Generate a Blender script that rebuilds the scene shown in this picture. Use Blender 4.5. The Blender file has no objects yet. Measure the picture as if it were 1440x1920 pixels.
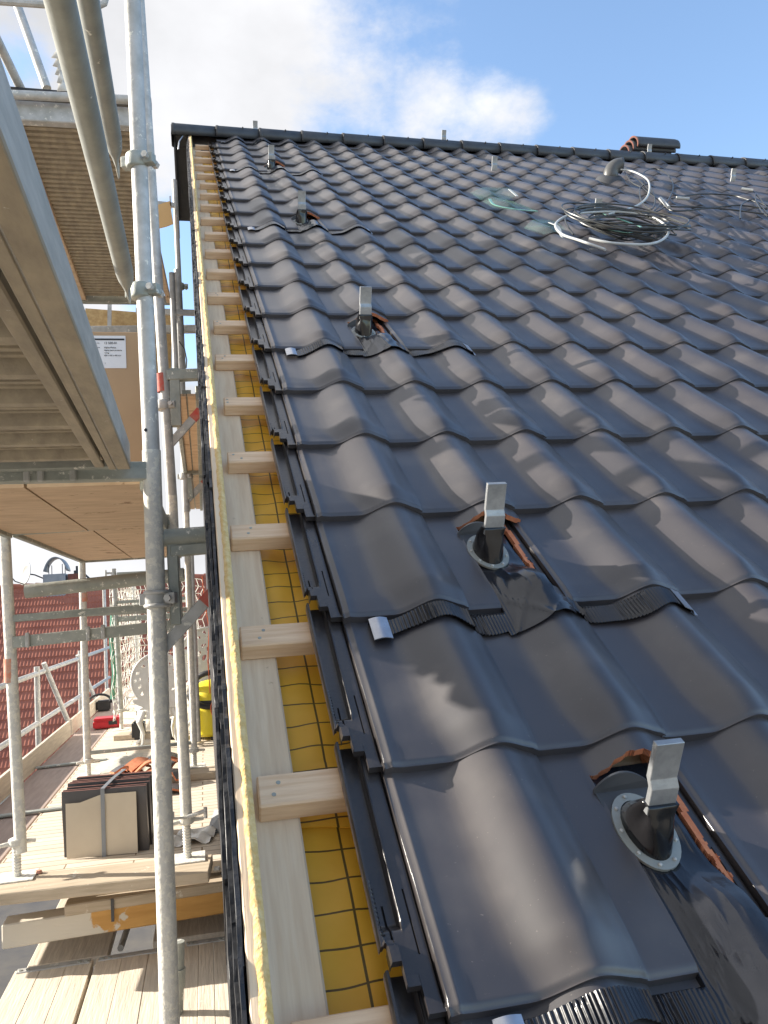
import bpy, bmesh, math, random
import numpy as np
from mathutils import Vector, Matrix, noise as mnoise
random.seed(7)
rng = np.random.default_rng(5)
PI = math.pi
# ------------------------------------------------------------------ camera
F = 1543.1753
PITCH, YAW, ROLL, TH = 0.104100348, 0.220634063, -0.064503060, 0.653012601
CAM = np.array([-0.24505616, -0.88006890, 0.43771534])
L = 0.33984021; W = 0.21
def _rot():
    cy, sy, cp, sp = math.cos(YAW), math.sin(YAW), math.cos(PITCH), math.sin(PITCH)
    fw = np.array([sy*cp, cy*cp, sp]); ri = np.array([cy, -sy, 0.]); up = np.cross(ri, fw)
    return ri*math.cos(ROLL)+up*math.sin(ROLL), -ri*math.sin(ROLL)+up*math.cos(ROLL), fw
RI, UP, FW = _rot()
scene = bpy.context.scene
col = scene.collection
cd = bpy.data.cameras.new('camera'); cam = bpy.data.objects.new('camera', cd); col.objects.link(cam)
cd.sensor_fit = 'VERTICAL'; cd.sensor_height = 24; cd.lens = 24*F/1920; cd.clip_start = .02; cd.clip_end = 2000
cam.matrix_world = Matrix(((RI[0], UP[0], -FW[0], CAM[0]), (RI[1], UP[1], -FW[1], CAM[1]), (RI[2], UP[2], -FW[2], CAM[2]), (0, 0, 0, 1)))
scene.camera = cam
# ------------------------------------------------------------------ light
SR = np.array([-.85, .50, .135]); SR /= np.linalg.norm(SR)          # sun in roof axes (along eave, up slope, normal)
SUN = np.array([SR[0], SR[1]*math.cos(TH)-SR[2]*math.sin(TH), SR[1]*math.sin(TH)+SR[2]*math.cos(TH)])
sl = bpy.data.lights.new('sun', 'SUN'); sl.energy = 5.0; sl.angle = math.radians(.55); sl.color = (1, .93, .82)
so = bpy.data.objects.new('sun', sl); col.objects.link(so)
so.rotation_euler = Vector(SUN).to_track_quat('Z', 'Y').to_euler()
scene.view_settings.view_transform = 'Standard'; scene.view_settings.look = 'None'
scene.view_settings.exposure = 1.15; scene.view_settings.gamma = 1
scene.cycles.max_bounces = 6
def raydir(x, y): return (x-720)/F*RI-(y-960)/F*UP+FW
def udir(x, y):
    d = raydir(x, y); return d/np.linalg.norm(d)
w = bpy.data.worlds.new('World'); scene.world = w; w.use_nodes = True
nt = w.node_tree; nt.nodes.clear(); N = nt.nodes.new; K = nt.links.new
wo = N('ShaderNodeOutputWorld'); bg = N('ShaderNodeBackground'); K(bg.outputs[0], wo.inputs[0])
sky = N('ShaderNodeTexSky'); sky.sky_type = 'NISHITA'; sky.sun_disc = False
sky.sun_elevation = math.asin(SUN[2]); sky.sun_rotation = math.atan2(SUN[0], SUN[1]); sky.air_density = 1.0; sky.dust_density = .8; sky.ozone_density = 2.0
tc = N('ShaderNodeTexCoord')
def wmath(op, a, b=None, c=None, clamp=False):
    n = N('ShaderNodeMath'); n.operation = op; n.use_clamp = clamp
    for i, v in enumerate((a, b, c)):
        if v is None: continue
        if isinstance(v, (int, float)): n.inputs[i].default_value = v
        else: K(v, n.inputs[i])
    return n.outputs[0]
def wdot(v):
    n = N('ShaderNodeVectorMath'); n.operation = 'DOT_PRODUCT'; K(tc.outputs['Generated'], n.inputs[0]); n.inputs[1].default_value = tuple(v); return n.outputs['Value']
def wnoise(scale, detail, rough=.55, off=(0, 0, 0)):
    m = N('ShaderNodeMapping'); K(tc.outputs['Generated'], m.inputs[0]); m.inputs['Location'].default_value = off; m.inputs['Scale'].default_value = (1, 1, 1.5)
    n = N('ShaderNodeTexNoise'); K(m.outputs[0], n.inputs['Vector']); n.inputs['Scale'].default_value = scale; n.inputs['Detail'].default_value = detail; n.inputs['Roughness'].default_value = rough
    return n.outputs[0]
def blob(px, py, rad, amp):                                            # a bank of cloud (or a gap) round one direction of the sky
    d = wdot(udir(px, py)); t = wmath('SUBTRACT', 1, d); t = wmath('DIVIDE', t, -(1-math.cos(rad)))
    return wmath('MULTIPLY', wmath('EXPONENT', t), amp)
bank = wmath('MULTIPLY', wdot(np.cross(udir(650, 100), UP)), 9.0)    # thick to the left of a line, clear to the right
lin = wmath('MULTIPLY', wmath('MAXIMUM', wmath('MINIMUM', wmath('MULTIPLY', bank, -1), .75), -.4), 1)
dens = wmath('ADD', wmath('MULTIPLY', wmath('SUBTRACT', wnoise(3.2, 9, .62), .5), 1.9), lin)
dens = wmath('ADD', dens, wmath('MULTIPLY', wmath('SUBTRACT', wnoise(11, 8, .62, (3, 1, 0)), .5), .55))
for b in ((830, 170, .075, .42), (960, 205, .05, .42), (700, 190, .06, .22), (1010, 235, .05, .2), (770, 235, .05, .3), (560, 110, .07, .15), (60, 1050, .2, .4), (350, 520, .10, -1.05), (20, 120, .06, -.8), (350, 650, .07, -.6), (1380, 200, .25, -.25)):
    dens = wmath('ADD', dens, blob(*b))
ramp = N('ShaderNodeMapRange'); ramp.interpolation_type = 'SMOOTHSTEP'; K(dens, ramp.inputs[0]); ramp.inputs[1].default_value = -.12; ramp.inputs[2].default_value = .42
shade = N('ShaderNodeMapRange'); K(wnoise(2.6, 6, .55, (5, 2, 1)), shade.inputs[0]); shade.inputs[1].default_value = .3; shade.inputs[2].default_value = .7
shade.inputs[3].default_value = 2.5; shade.inputs[4].default_value = 4.0
cl = N('ShaderNodeCombineColor'); 
K(wmath('MULTIPLY', shade.outputs[0], .985), cl.inputs[0]); K(wmath('MULTIPLY', shade.outputs[0], .99), cl.inputs[1]); K(wmath('MULTIPLY', shade.outputs[0], 1.02), cl.inputs[2])
tint = N('ShaderNodeMixRGB'); tint.blend_type = 'MULTIPLY'; tint.inputs[0].default_value = 1; K(sky.outputs[0], tint.inputs[1]); tint.inputs[2].default_value = (1.24, 1.24, 1.22, 1)
mx = N('ShaderNodeMixRGB'); K(ramp.outputs[0], mx.inputs[0]); K(tint.outputs[0], mx.inputs[1]); K(cl.outputs[0], mx.inputs[2])
K(mx.outputs[0], bg.inputs[0]); bg.inputs[1].default_value = .13
# ------------------------------------------------------------------ geometry helpers
def RF(u, v, h=0.):
    return np.array([u, v*math.cos(TH)-h*math.sin(TH), v*math.sin(TH)+h*math.cos(TH)])
NRM = np.array([0, -math.sin(TH), math.cos(TH)]); VUP = np.array([0, math.cos(TH), math.sin(TH)])
def at(x, y, X=None, Y=None, Z=None):
    d = raydir(x, y)
    if X is not None: t = (X-CAM[0])/d[0]
    elif Y is not None: t = (Y-CAM[1])/d[1]
    else: t = (Z-CAM[2])/d[2]
    return CAM+t*d
def px(p):
    d = np.asarray(p)-CAM; z = d@FW
    return 720+F*(d@RI)/z, 960-F*(d@UP)/z
def ss(a, b, x):
    t = np.clip((np.asarray(x, float)-a)/(b-a), 0, 1); return t*t*(3-2*t)
class MB:
    def __init__(s): s.v = []; s.f = []; s.m = []; s.n = 0
    def add(s, v, f, mi=0):
        s.v += [tuple(map(float, p)) for p in v]
        s.f += [tuple(i+s.n for i in q) for q in f]; s.m += [mi]*len(f) if isinstance(mi, int) else list(mi); s.n = len(s.v)
        return s
    def box(s, lo, hi, mi=0, xf=None):
        lo, hi = np.minimum(lo, hi), np.maximum(lo, hi)
        v = [(x, y, z) for z in (lo[2], hi[2]) for y in (lo[1], hi[1]) for x in (lo[0], hi[0])]
        if xf is not None: v = [xf(*p) for p in v]
        return s.add(v, [(0, 2, 3, 1), (4, 5, 7, 6), (0, 1, 5, 4), (2, 6, 7, 3), (0, 4, 6, 2), (1, 3, 7, 5)], mi)
    def bar(s, p, q, wd, hh, up=(0, 0, 1), mi=0):                       # rectangular bar from p to q
        p = np.array(p, float); q = np.array(q, float); d = q-p; l = np.linalg.norm(d); d /= l
        a = np.cross(d, np.array(up, float)); a /= np.linalg.norm(a); b = np.cross(a, d)
        v = [p+d*l*e+a*wd/2*i+b*hh/2*j for e in (0, 1) for j in (-1, 1) for i in (-1, 1)]
        return s.add(v, [(0, 2, 3, 1), (4, 5, 7, 6), (0, 1, 5, 4), (2, 6, 7, 3), (0, 4, 6, 2), (1, 3, 7, 5)], mi)
    def tube(s, pts, r, n=12, mi=0, cap=True, closed=False):
        pts = [np.array(p, float) for p in pts]; m = len(pts)
        rs = r if hasattr(r, '__len__') else [r]*m
        V = []; prev = None
        for i in range(m):
            if closed: t = pts[(i+1) % m]-pts[i-1]
            else: t = pts[min(i+1, m-1)]-pts[max(i-1, 0)]
            t = t/(np.linalg.norm(t)+1e-12)
            if prev is None:
                a = np.cross(t, (0, 0, 1.) if abs(t[2]) < .9 else (1., 0, 0))
            else: a = prev-t*(prev@t)
            a /= np.linalg.norm(a)+1e-12; prev = a; b = np.cross(t, a)
            V += [pts[i]+rs[i]*(a*math.cos(2*PI*k/n)+b*math.sin(2*PI*k/n)) for k in range(n)]
        Fc = []
        for i in range(m if closed else m-1):
            j = (i+1) % m
            for k in range(n):
                l = (k+1) % n; Fc.append((i*n+k, i*n+l, j*n+l, j*n+k))
        if cap and not closed:
            Fc.append(tuple(range(n))[::-1]); Fc.append(tuple((m-1)*n+k for k in range(n)))
        return s.add(V, Fc, mi)
    def poly(s, outline, thick, mi=0):                                  # outline: 3D points in one plane, thickened along thick
        o = [np.array(p, float) for p in outline]; n = len(o); t = np.array(thick, float)
        v = o+[p+t for p in o]
        f = [tuple(range(n))[::-1], tuple(range(n, 2*n))]+[(i, (i+1) % n, n+(i+1) % n, n+i) for i in range(n)]
        return s.add(v, f, mi)
    def shell(s, us, vs, top, bot, mask=None, xf=None, mi=0, side=None):  # heightfield slab, optional mask, side material by function
        nu, nv = len(us), len(vs)
        U, V = np.meshgrid(us, vs)
        T = top(U, V); B = bot(U, V)
        uc = (np.array(us)[1:]+np.array(us)[:-1])/2; vc = (np.array(vs)[1:]+np.array(vs)[:-1])/2
        UC, VC = np.meshgrid(uc, vc); M = np.ones_like(UC, bool) if mask is None else mask(UC, VC)
        xf = xf or (lambda a, b, c: (a, b, c))
        used = {}; vv = []
        def gid(i, j, k):
            key = (i, j, k)
            if key not in used:
                used[key] = len(vv); vv.append(xf(us[i], vs[j], (T if k else B)[j, i]))
            return used[key]
        ff = []; mm = []
        for j in range(nv-1):
            for i in range(nu-1):
                if not M[j, i]: continue
                ff.append((gid(i, j, 1), gid(i+1, j, 1), gid(i+1, j+1, 1), gid(i, j+1, 1))); mm.append(mi)
                ff.append((gid(i, j, 0), gid(i, j+1, 0), gid(i+1, j+1, 0), gid(i+1, j, 0))); mm.append(mi)
                for (di, dj, a, b) in ((0, -1, (i, j), (i+1, j)), (1, 0, (i+1, j), (i+1, j+1)), (0, 1, (i+1, j+1), (i, j+1)), (-1, 0, (i, j+1), (i, j))):
                    ii, jj = i+di, j+dj
                    if 0 <= ii < nu-1 and 0 <= jj < nv-1 and M[jj, ii]: continue
                    ff.append((gid(*a, 0), gid(*b, 0), gid(*b, 1), gid(*a, 1)))
                    mm.append(side(uc[i], vc[j], di, dj) if side else mi)
        return s.add(vv, ff, mm)
    def rough(s, amp, sc, frm=0):
        for i in range(frm, s.n):
            p = Vector(s.v[i]); d = mnoise.noise_vector(p*sc)*amp; s.v[i] = tuple(p+d)
        return s
    def build(s, name, mats, parent=None, smooth=True, ang=35, bevel=0, seg=1):
        if not isinstance(mats, (list, tuple)): mats = [mats]
        me = bpy.data.meshes.new(name); V = np.array(s.v)
        o = bpy.data.objects.new(name, me); col.objects.link(o)
        if parent is None:
            lo, hi = V.min(0), V.max(0); org = np.array([(lo[0]+hi[0])/2, (lo[1]+hi[1])/2, lo[2]]); V = V-org; o.location = org
        me.from_pydata([tuple(p) for p in V], [], s.f); 
        for m in mats: me.materials.append(m)
        me.polygons.foreach_set('material_index', s.m); me.update()
        if bevel:
            bm = bmesh.new(); bm.from_mesh(me); bm.normal_update()
            es = [e for e in bm.edges if len(e.link_faces) == 2 and e.calc_face_angle(0) > .6]
            bmesh.ops.bevel(bm, geom=es, offset=bevel, segments=seg, affect='EDGES', clamp_overlap=True); bm.to_mesh(me); bm.free()
        if smooth:
            me.polygons.foreach_set('use_smooth', [True]*len(me.polygons)); me.set_sharp_from_angle(angle=math.radians(ang))
        if parent is not None:
            o.parent = parent; o.location = tuple(-Vector(parent.get('org', (0, 0, 0)))) if parent.type == 'EMPTY' else (0, 0, 0)
            if parent.type == 'MESH':                                   # sub-part: undo the parent's own offset
                g = parent; off = Vector((0, 0, 0))
                while g: off += g.location; g = g.parent
                o.location = -off
        return o
def tag(o, label, cat, group=None, kind=None):
    if label: o['label'] = label
    if cat: o['category'] = cat
    if group: o['group'] = group
    if kind: o['kind'] = kind
    return o
def thing(name, label, cat, loc=(0, 0, 0), group=None):
    o = bpy.data.objects.new(name, None); col.objects.link(o); o.location = tuple(map(float, loc)); o['org'] = tuple(map(float, loc)); o.empty_display_size = .05
    return tag(o, label, cat, group)
def copy_thing(o, loc, label, group, rot=None):
    c = o.copy(); col.objects.link(c); c.location = tuple(map(float, loc)); c['label'] = label
    if group: c['group'] = group
    if rot is not None: c.rotation_euler = rot
    for ch in list(o.children):
        d = ch.copy(); col.objects.link(d); d.parent = c
        for g in list(ch.children):
            e = g.copy(); col.objects.link(e); e.parent = d
    return c
# ------------------------------------------------------------------ materials
def mat(name, c1, c2=None, rough=.6, metal=0., scale=8., stretch=(1, 1, 1), bump=0., bscale=60., spec=.5, rot=None, splash=None, spl_col=(.75, .73, .66), spl_scale=30., detail=5, obj=False, extra=None, rvar=.1, coat=0.):
    m = bpy.data.materials.new(name); m.use_nodes = True; n = m.node_tree; B = n.nodes['Principled BSDF']; A = n.nodes.new; Q = n.links.new
    g = A('ShaderNodeTexCoord').outputs['Object'] if obj else A('ShaderNodeNewGeometry').outputs['Position']
    mp = A('ShaderNodeMapping'); Q(g, mp.inputs[0]); mp.inputs['Scale'].default_value = stretch
    if rot: 
        m0 = A('ShaderNodeMapping'); Q(g, m0.inputs[0]); m0.inputs['Rotation'].default_value = rot; Q(m0.outputs[0], mp.inputs[0]); g = m0.outputs[0]
    nz = A('ShaderNodeTexNoise'); Q(mp.outputs[0], nz.inputs['Vector']); nz.inputs['Scale'].default_value = scale; nz.inputs['Detail'].default_value = detail; nz.inputs['Roughness'].default_value = .6
    mr = A('ShaderNodeMapRange'); Q(nz.outputs[0], mr.inputs[0]); mr.inputs[1].default_value = .34; mr.inputs[2].default_value = .66
    mix = A('ShaderNodeMixRGB'); Q(mr.outputs[0], mix.inputs[0]); mix.inputs[1].default_value = (*c1, 1); mix.inputs[2].default_value = (*(c2 or c1), 1)
    out = mix.outputs[0]
    rg = A('ShaderNodeMapRange'); Q(nz.outputs[0], rg.inputs[0]); rg.inputs[3].default_value = rough-rvar; rg.inputs[4].default_value = rough+rvar
    B.inputs['Metallic'].default_value = metal; Q(rg.outputs[0], B.inputs['Roughness']); B.inputs['Specular IOR Level'].default_value = spec
    if coat: B.inputs['Coat Weight'].default_value = coat; B.inputs['Coat Roughness'].default_value = .30
    if splash is not None:
        s = A('ShaderNodeTexNoise'); Q(g, s.inputs['Vector']); s.inputs['Scale'].default_value = spl_scale; s.inputs['Detail'].default_value = 7; s.inputs['Roughness'].default_value = .7
        r = A('ShaderNodeMapRange'); Q(s.outputs[0], r.inputs[0]); r.inputs[1].default_value = splash; r.inputs[2].default_value = splash+.035
        x = A('ShaderNodeMixRGB'); Q(r.outputs[0], x.inputs[0]); Q(out, x.inputs[1]); x.inputs[2].default_value = (*spl_col, 1); out = x.outputs[0]
        if metal:
            me_ = A('ShaderNodeMath'); me_.operation = 'MULTIPLY_ADD'; Q(r.outputs[0], me_.inputs[0]); me_.inputs[1].default_value = -metal; me_.inputs[2].default_value = metal; Q(me_.outputs[0], B.inputs['Metallic'])
    if extra: out = extra(n, g, out, B) or out
    Q(out, B.inputs['Base Color'])
    if bump:
        b = A('ShaderNodeBump'); bn = A('ShaderNodeTexNoise'); Q(mp.outputs[0] if stretch != (1, 1, 1) else g, bn.inputs['Vector']); bn.inputs['Scale'].default_value = bscale; bn.inputs['Detail'].default_value = 4
        Q(bn.outputs[0], b.inputs['Height']); b.inputs['Strength'].default_value = bump; b.inputs['Distance'].default_value = .004; Q(b.outputs[0], B.inputs['Normal'])
    return m
def dust(amount):
    def f(n, g, out, B):
        A, Q = n.nodes.new, n.links.new
        oi = A('ShaderNodeObjectInfo')
        hv = A('ShaderNodeMixRGB'); hv.inputs[1].default_value = (.82, .82, .88, 1); hv.inputs[2].default_value = (1.22, 1.12, 1.05, 1); Q(oi.outputs['Random'], hv.inputs[0])
        mu = A('ShaderNodeMixRGB'); mu.blend_type = 'MULTIPLY'; mu.inputs[0].default_value = 1; Q(out, mu.inputs[1]); Q(hv.outputs[0], mu.inputs[2])
        s = A('ShaderNodeTexNoise'); Q(g, s.inputs['Vector']); s.inputs['Scale'].default_value = 220; s.inputs['Detail'].default_value = 3
        r = A('ShaderNodeMapRange'); Q(s.outputs[0], r.inputs[0]); r.inputs[1].default_value = .70; r.inputs[2].default_value = .78
        t = A('ShaderNodeTexNoise'); Q(g, t.inputs['Vector']); t.inputs['Scale'].default_value = 6; t.inputs['Detail'].default_value = 6
        q = A('ShaderNodeMapRange'); Q(t.outputs[0], q.inputs[0]); q.inputs[1].default_value = .5; q.inputs[2].default_value = .75; q.inputs[4].default_value = amount
        ad = A('ShaderNodeMath'); ad.operation = 'MULTIPLY_ADD'; ad.use_clamp = True; Q(r.outputs[0], ad.inputs[0]); ad.inputs[1].default_value = .35; Q(q.outputs[0], ad.inputs[2])
        x = A('ShaderNodeMixRGB'); Q(ad.outputs[0], x.inputs[0]); Q(mu.outputs[0], x.inputs[1]); x.inputs[2].default_value = (.30, .26, .22, 1)
        return x.outputs[0]
    return f
M = {}
M['tile'] = mat('glazed_clay', (.025, .023, .028), (.037, .033, .037), rough=.54, scale=4, bump=.05, bscale=900, spec=.85, coat=.55, extra=dust(.15), rvar=.05)
M['tile_int'] = mat('glazed_clay_channel', (.026, .023, .024), (.038, .033, .033), rough=.30, scale=14, spec=.7, bump=.1, bscale=120)
M['terra'] = mat('broken_clay', (.48, .15, .07), (.60, .24, .12), rough=.9, scale=60, bump=.3, bscale=220)
M['lit_rim_clay'] = mat('sunlit_clay_edge', (.34, .27, .24), (.16, .12, .11), rough=.7, scale=40)  # raw clay on the rim's left side, paled to stand for sunlight there
M['galv'] = mat('galvanised_steel', (.56, .555, .54), (.40, .40, .38), rough=.55, metal=.15, scale=20, bump=.25, bscale=90, splash=.60, spl_scale=24)
M['galv_pl'] = mat('plastered_steel', (.62, .61, .57), (.72, .70, .64), rough=.75, metal=.05, scale=18, bump=.9, bscale=60, splash=.50, spl_scale=38, spl_col=(.80, .77, .68))
M['galv_dk'] = mat('weathered_steel', (.30, .32, .29), (.42, .43, .39), rough=.6, metal=.3, scale=16, bump=.4, bscale=70, splash=.60, spl_scale=30)
M['alu'] = mat('aluminium', (.50, .48, .44), (.38, .37, .34), rough=.55, metal=.15, scale=9, stretch=(6, 1, 6), bump=.08, bscale=80)
M['alu_tan'] = mat('bounce_tan_aluminium', (.46, .39, .28), (.33, .28, .21), rough=.6, metal=.2, scale=8, stretch=(3, 1, 3), bump=.25, bscale=60, splash=.68)  # deck undersides: warm bounce from the wood put into the tan base colour
M['hook'] = mat('hook_steel', (.40, .41, .42), (.30, .31, .32), rough=.42, metal=.6, scale=50, bump=.1, bscale=200)
M['rubber'] = mat('black_rubber', (.008, .008, .009), (.014, .013, .014), rough=.16, scale=10, spec=.6)
def pleats(n, g, out, B):
    A, Q = n.nodes.new, n.links.new
    return out
M['flash'] = mat('black_flashing', (.010, .012, .018), (.018, .019, .024), rough=.17, scale=12, spec=.6, bump=.25, bscale=16)
M['foil'] = mat('flashing_underside', (.55, .56, .60), (.42, .43, .47), rough=.3, metal=.8, scale=30)
M['pine_x'] = mat('pine_batten', (.86, .62, .41), (.70, .46, .28), splash=.73, spl_scale=16, spl_col=(.30, .16, .08), rough=.75, scale=12, stretch=(.6, 9, 9), bump=.4, bscale=14)
M['pine_v'] = mat('pine_board', (.84, .66, .46), (.72, .53, .35), splash=.67, spl_scale=11, spl_col=(.50, .34, .21), rough=.75, scale=9, stretch=(9, .5, 9), rot=(-TH, 0, 0), bump=.3, bscale=14)
M['foam'] = mat('foam_bead', (.64, .42, .15), (.78, .58, .29), rough=.9, scale=90, bump=1.0, bscale=120)
M['slate'] = mat('black_slate', (.014, .015, .018), (.034, .036, .042), rough=.45, scale=30, bump=.8, bscale=50, splash=.70, spl_col=(.2, .2, .21), spl_scale=50)
def lines(n, g, out, B):
    A, Q = n.nodes.new, n.links.new
    mp = A('ShaderNodeMapping'); Q(g, mp.inputs[0]); mp.inputs['Location'].default_value = (.0, .0, 0)
    sx = A('ShaderNodeSeparateXYZ'); Q(mp.outputs[0], sx.inputs[0])
    fac = None
    for ax, sp, wd, off in (('X', .07, .0035, .012), ('Y', .048, .0028, .02)):
        a = A('ShaderNodeMath'); a.operation = 'ADD'; Q(sx.outputs[ax], a.inputs[0]); a.inputs[1].default_value = off+10
        b = A('ShaderNodeMath'); b.operation = 'MODULO'; Q(a.outputs[0], b.inputs[0]); b.inputs[1].default_value = sp
        c = A('ShaderNodeMath'); c.operation = 'LESS_THAN'; Q(b.outputs[0], c.inputs[0]); c.inputs[1].default_value = wd
        if fac is None: fac = c.outputs[0]
        else:
            d = A('ShaderNodeMath'); d.operation = 'MAXIMUM'; Q(fac, d.inputs[0]); Q(c.outputs[0], d.inputs[1]); fac = d.outputs[0]
    x = A('ShaderNodeMixRGB'); Q(fac, x.inputs[0]); Q(out, x.inputs[1]); x.inputs[2].default_value = (.13, .08, .015, 1)
    return x.outputs[0]
M['membrane'] = mat('yellow_membrane', (.97, .54, .05), (.88, .47, .035), rough=.5, scale=7, rot=(-TH, 0, 0), extra=lines, splash=.76, spl_col=(.2, .12, .03), spl_scale=60, bump=.8, bscale=7)
M['plank'] = mat('weathered_plank', (.76, .67, .54), (.60, .52, .42), rough=.85, scale=7, stretch=(8, .6, 8), bump=.5, bscale=16, splash=.66, spl_col=(.74, .69, .60), spl_scale=14)
M['plank_x'] = mat('weathered_plank_across', (.58, .48, .36), (.44, .36, .26), rough=.85, scale=7, stretch=(.6, 8, 8), bump=.5, bscale=16, splash=.62, spl_col=(.74, .69, .60), spl_scale=12)
M['plank_red'] = mat('brown_plank', (.44, .34, .29), (.36, .28, .24), rough=.85, scale=6, stretch=(6, .6, 6), bump=.4, bscale=16, splash=.68, spl_col=(.5, .42, .34), spl_scale=20)
M['orange'] = mat('varnished_beam', (.62, .33, .09), (.50, .25, .06), rough=.5, scale=6, stretch=(.6, 4, 4), bump=.1, bscale=20)
M['plaster'] = mat('plaster_crust', (.62, .59, .52), (.48, .44, .37), rough=.9, scale=22, bump=.9, bscale=40)
M['ply'] = mat('plywood', (.74, .54, .36), (.60, .42, .27), rough=.8, scale=7, stretch=(1, 3, 1), bump=.15, bscale=30, splash=.60, spl_col=(.40, .24, .14), spl_scale=7)
M['osb'] = mat('osb_board', (.60, .42, .20), (.44, .28, .12), rough=.8, scale=30, bump=.4, bscale=60)
M['sheet'] = mat('orange_sheet', (.78, .50, .22), (.72, .45, .2), rough=.7, scale=5)
def slats(n, g, out, B):
    A, Q = n.nodes.new, n.links.new
    br = A('ShaderNodeTexBrick'); Q(g, br.inputs['Vector']); br.inputs['Scale'].default_value = 1; br.inputs['Brick Width'].default_value = .6; br.inputs['Row Height'].default_value = .075; br.inputs['Mortar Size'].default_value = .0035
    br.inputs['Color1'].default_value = (1, 1, 1, 1); br.inputs['Color2'].default_value = (.88, .86, .84, 1); br.inputs['Mortar'].default_value = (.35, .28, .2, 1)
    x = A('ShaderNodeMixRGB'); x.blend_type = 'MULTIPLY'; x.inputs[0].default_value = 1; Q(out, x.inputs[1]); Q(br.outputs[0], x.inputs[2])
    return x.outputs[0]
M['slats'] = mat('slatted_boards', (.76, .67, .55), (.64, .56, .46), rough=.85, scale=5, stretch=(1, 5, 1), bump=.4, bscale=20, splash=.62, spl_col=(.74, .69, .6), spl_scale=8, extra=slats)
M['redroof'] = mat('red_clay', (.40, .15, .10), (.28, .10, .07), rough=.85, scale=1.5, bump=.1, spec=.2)
M['brick'] = mat('dark_brick', (.20, .07, .05), (.12, .05, .04), rough=.85, scale=12)
M['zinc'] = mat('grey_zinc', (.22, .24, .27), (.28, .30, .33), rough=.5, metal=.2, scale=5)
M['white'] = mat('white_paint', (.80, .80, .78), (.70, .69, .66), rough=.5, scale=14)
M['whitewall'] = mat('white_render', (.72, .71, .68), (.66, .65, .62), rough=.9, scale=3)
M['yellow'] = mat('yellow_plastic', (.85, .70, .02), (.80, .64, .02), rough=.35, scale=5)
M['ventgrey'] = mat('vent_grey', (.075, .078, .08), (.10, .10, .10), rough=.4, scale=8)
M['galv_mid'] = mat('dull_galvanised', (.36, .37, .34), (.27, .28, .26), rough=.55, metal=.3, scale=12, bump=.15, bscale=90, splash=.66, spl_scale=24)
M['dishgrey'] = mat('pale_dish', (.42, .42, .40), (.36, .36, .35), rough=.6, scale=6)
M['black'] = mat('black_plastic', (.02, .02, .022), (.035, .034, .036), rough=.45, scale=10)
M['darkgrey'] = mat('dark_metal', (.045, .047, .052), (.07, .072, .078), rough=.5, scale=10)
M['red'] = mat('red_plastic', (.62, .02, .03), (.52, .02, .03), rough=.4, scale=5)
M['redpaint'] = mat('red_spray', (.62, .08, .06), (.52, .20, .15), rough=.7, scale=60)
M['orangepaint'] = mat('orange_spray', (.72, .24, .14), (.60, .42, .33), rough=.7, scale=40)
M['card'] = mat('cardboard', (.46, .31, .18), (.42, .28, .165), rough=.85, scale=5)
M['paper'] = mat('paper', (.78, .78, .80), (.74, .74, .76), rough=.8, scale=5)
M['kraft'] = mat('kraft_paper', (.60, .53, .42), (.55, .48, .38), rough=.8, scale=5)
M['ink'] = mat('printed_ink', (.03, .03, .035), rough=.8)
M['greenplastic'] = mat('green_film', (.18, .42, .30), (.30, .52, .42), rough=.25, scale=12, spec=.7)
M['net'] = mat('white_netting', (.70, .70, .64), rough=.7)
M['greennet'] = mat('green_rope', (.08, .28, .18), (.14, .36, .26), rough=.7)
M['cable'] = mat('grey_cable', (.035, .037, .037), (.06, .062, .06), rough=.4, scale=20)
M['conduit'] = mat('white_conduit', (.52, .53, .52), (.44, .45, .44), rough=.45, scale=20)
M['orangecable'] = mat('orange_cable', (.75, .16, .06), rough=.5)
M['grass'] = mat('pavement', (.30, .27, .23), (.24, .22, .19), rough=.95, scale=.8, bump=.5, bscale=3)
M['leaf'] = mat('hedge_leaf', (.05, .11, .02), (.09, .16, .04), rough=.7, scale=3)
M['film'] = mat('clear_film', (.62, .60, .55), (.75, .73, .68), rough=.2, scale=30)
M['darkroof'] = mat('bitumen_roof', (.06, .06, .065), (.09, .085, .08), rough=.8, scale=4)
M['greysheet'] = mat('grey_sheet', (.30, .31, .32), (.34, .35, .36), rough=.5, scale=5)
# ------------------------------------------------------------------ ground and the house
g = MB(); g.add([(-600, -600, -7.2), (600, -600, -7.2), (600, 900, -7.2), (-600, 900, -7.2)], [(0, 1, 2, 3)])
tag(g.build('ground', M['grass'], smooth=False), None, None, kind='structure')
VR = 20.62*L                                                            # ridge, measured up the slope
house = thing('house', 'house being reroofed, its gable edge open with pine battens, yellow membrane and dark slate cladding', 'house', (-.2, 3., -7.2))
def rfx(off=0): return lambda a, b, c: tuple(RF(a, b, c+off))
b = MB(); ez = RF(0, -1.2, -.3); rz = RF(0, VR, -.3)
wallpts = [(-.205, ez[1]+.45, -7.19), (-.205, ez[1]+.45, ez[2]+.3), (-.205, rz[1], rz[2]-.05), (-.205, 2*rz[1]-ez[1], ez[2]+.3), (-.205, 2*rz[1]-ez[1], -7.19)]
b.poly(wallpts, (6.9, 0, 0)); b.build('wall', M['whitewall'], house, smooth=False)
mb = MB(); mb.shell(list(np.linspace(-.19, .10, 24))+[.5, 2, 4, 6.9], list(np.arange(-1.0, VR, .02))+[VR], lambda U, V: -.114+.0022*np.sin(V*17+U*20)+.0016*np.sin(V*43-U*60)+.0012*np.sin(U*90+V*5), lambda U, V: -.13+0*U, xf=lambda a, b_, c: tuple(RF(a, b_, c)))
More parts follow.
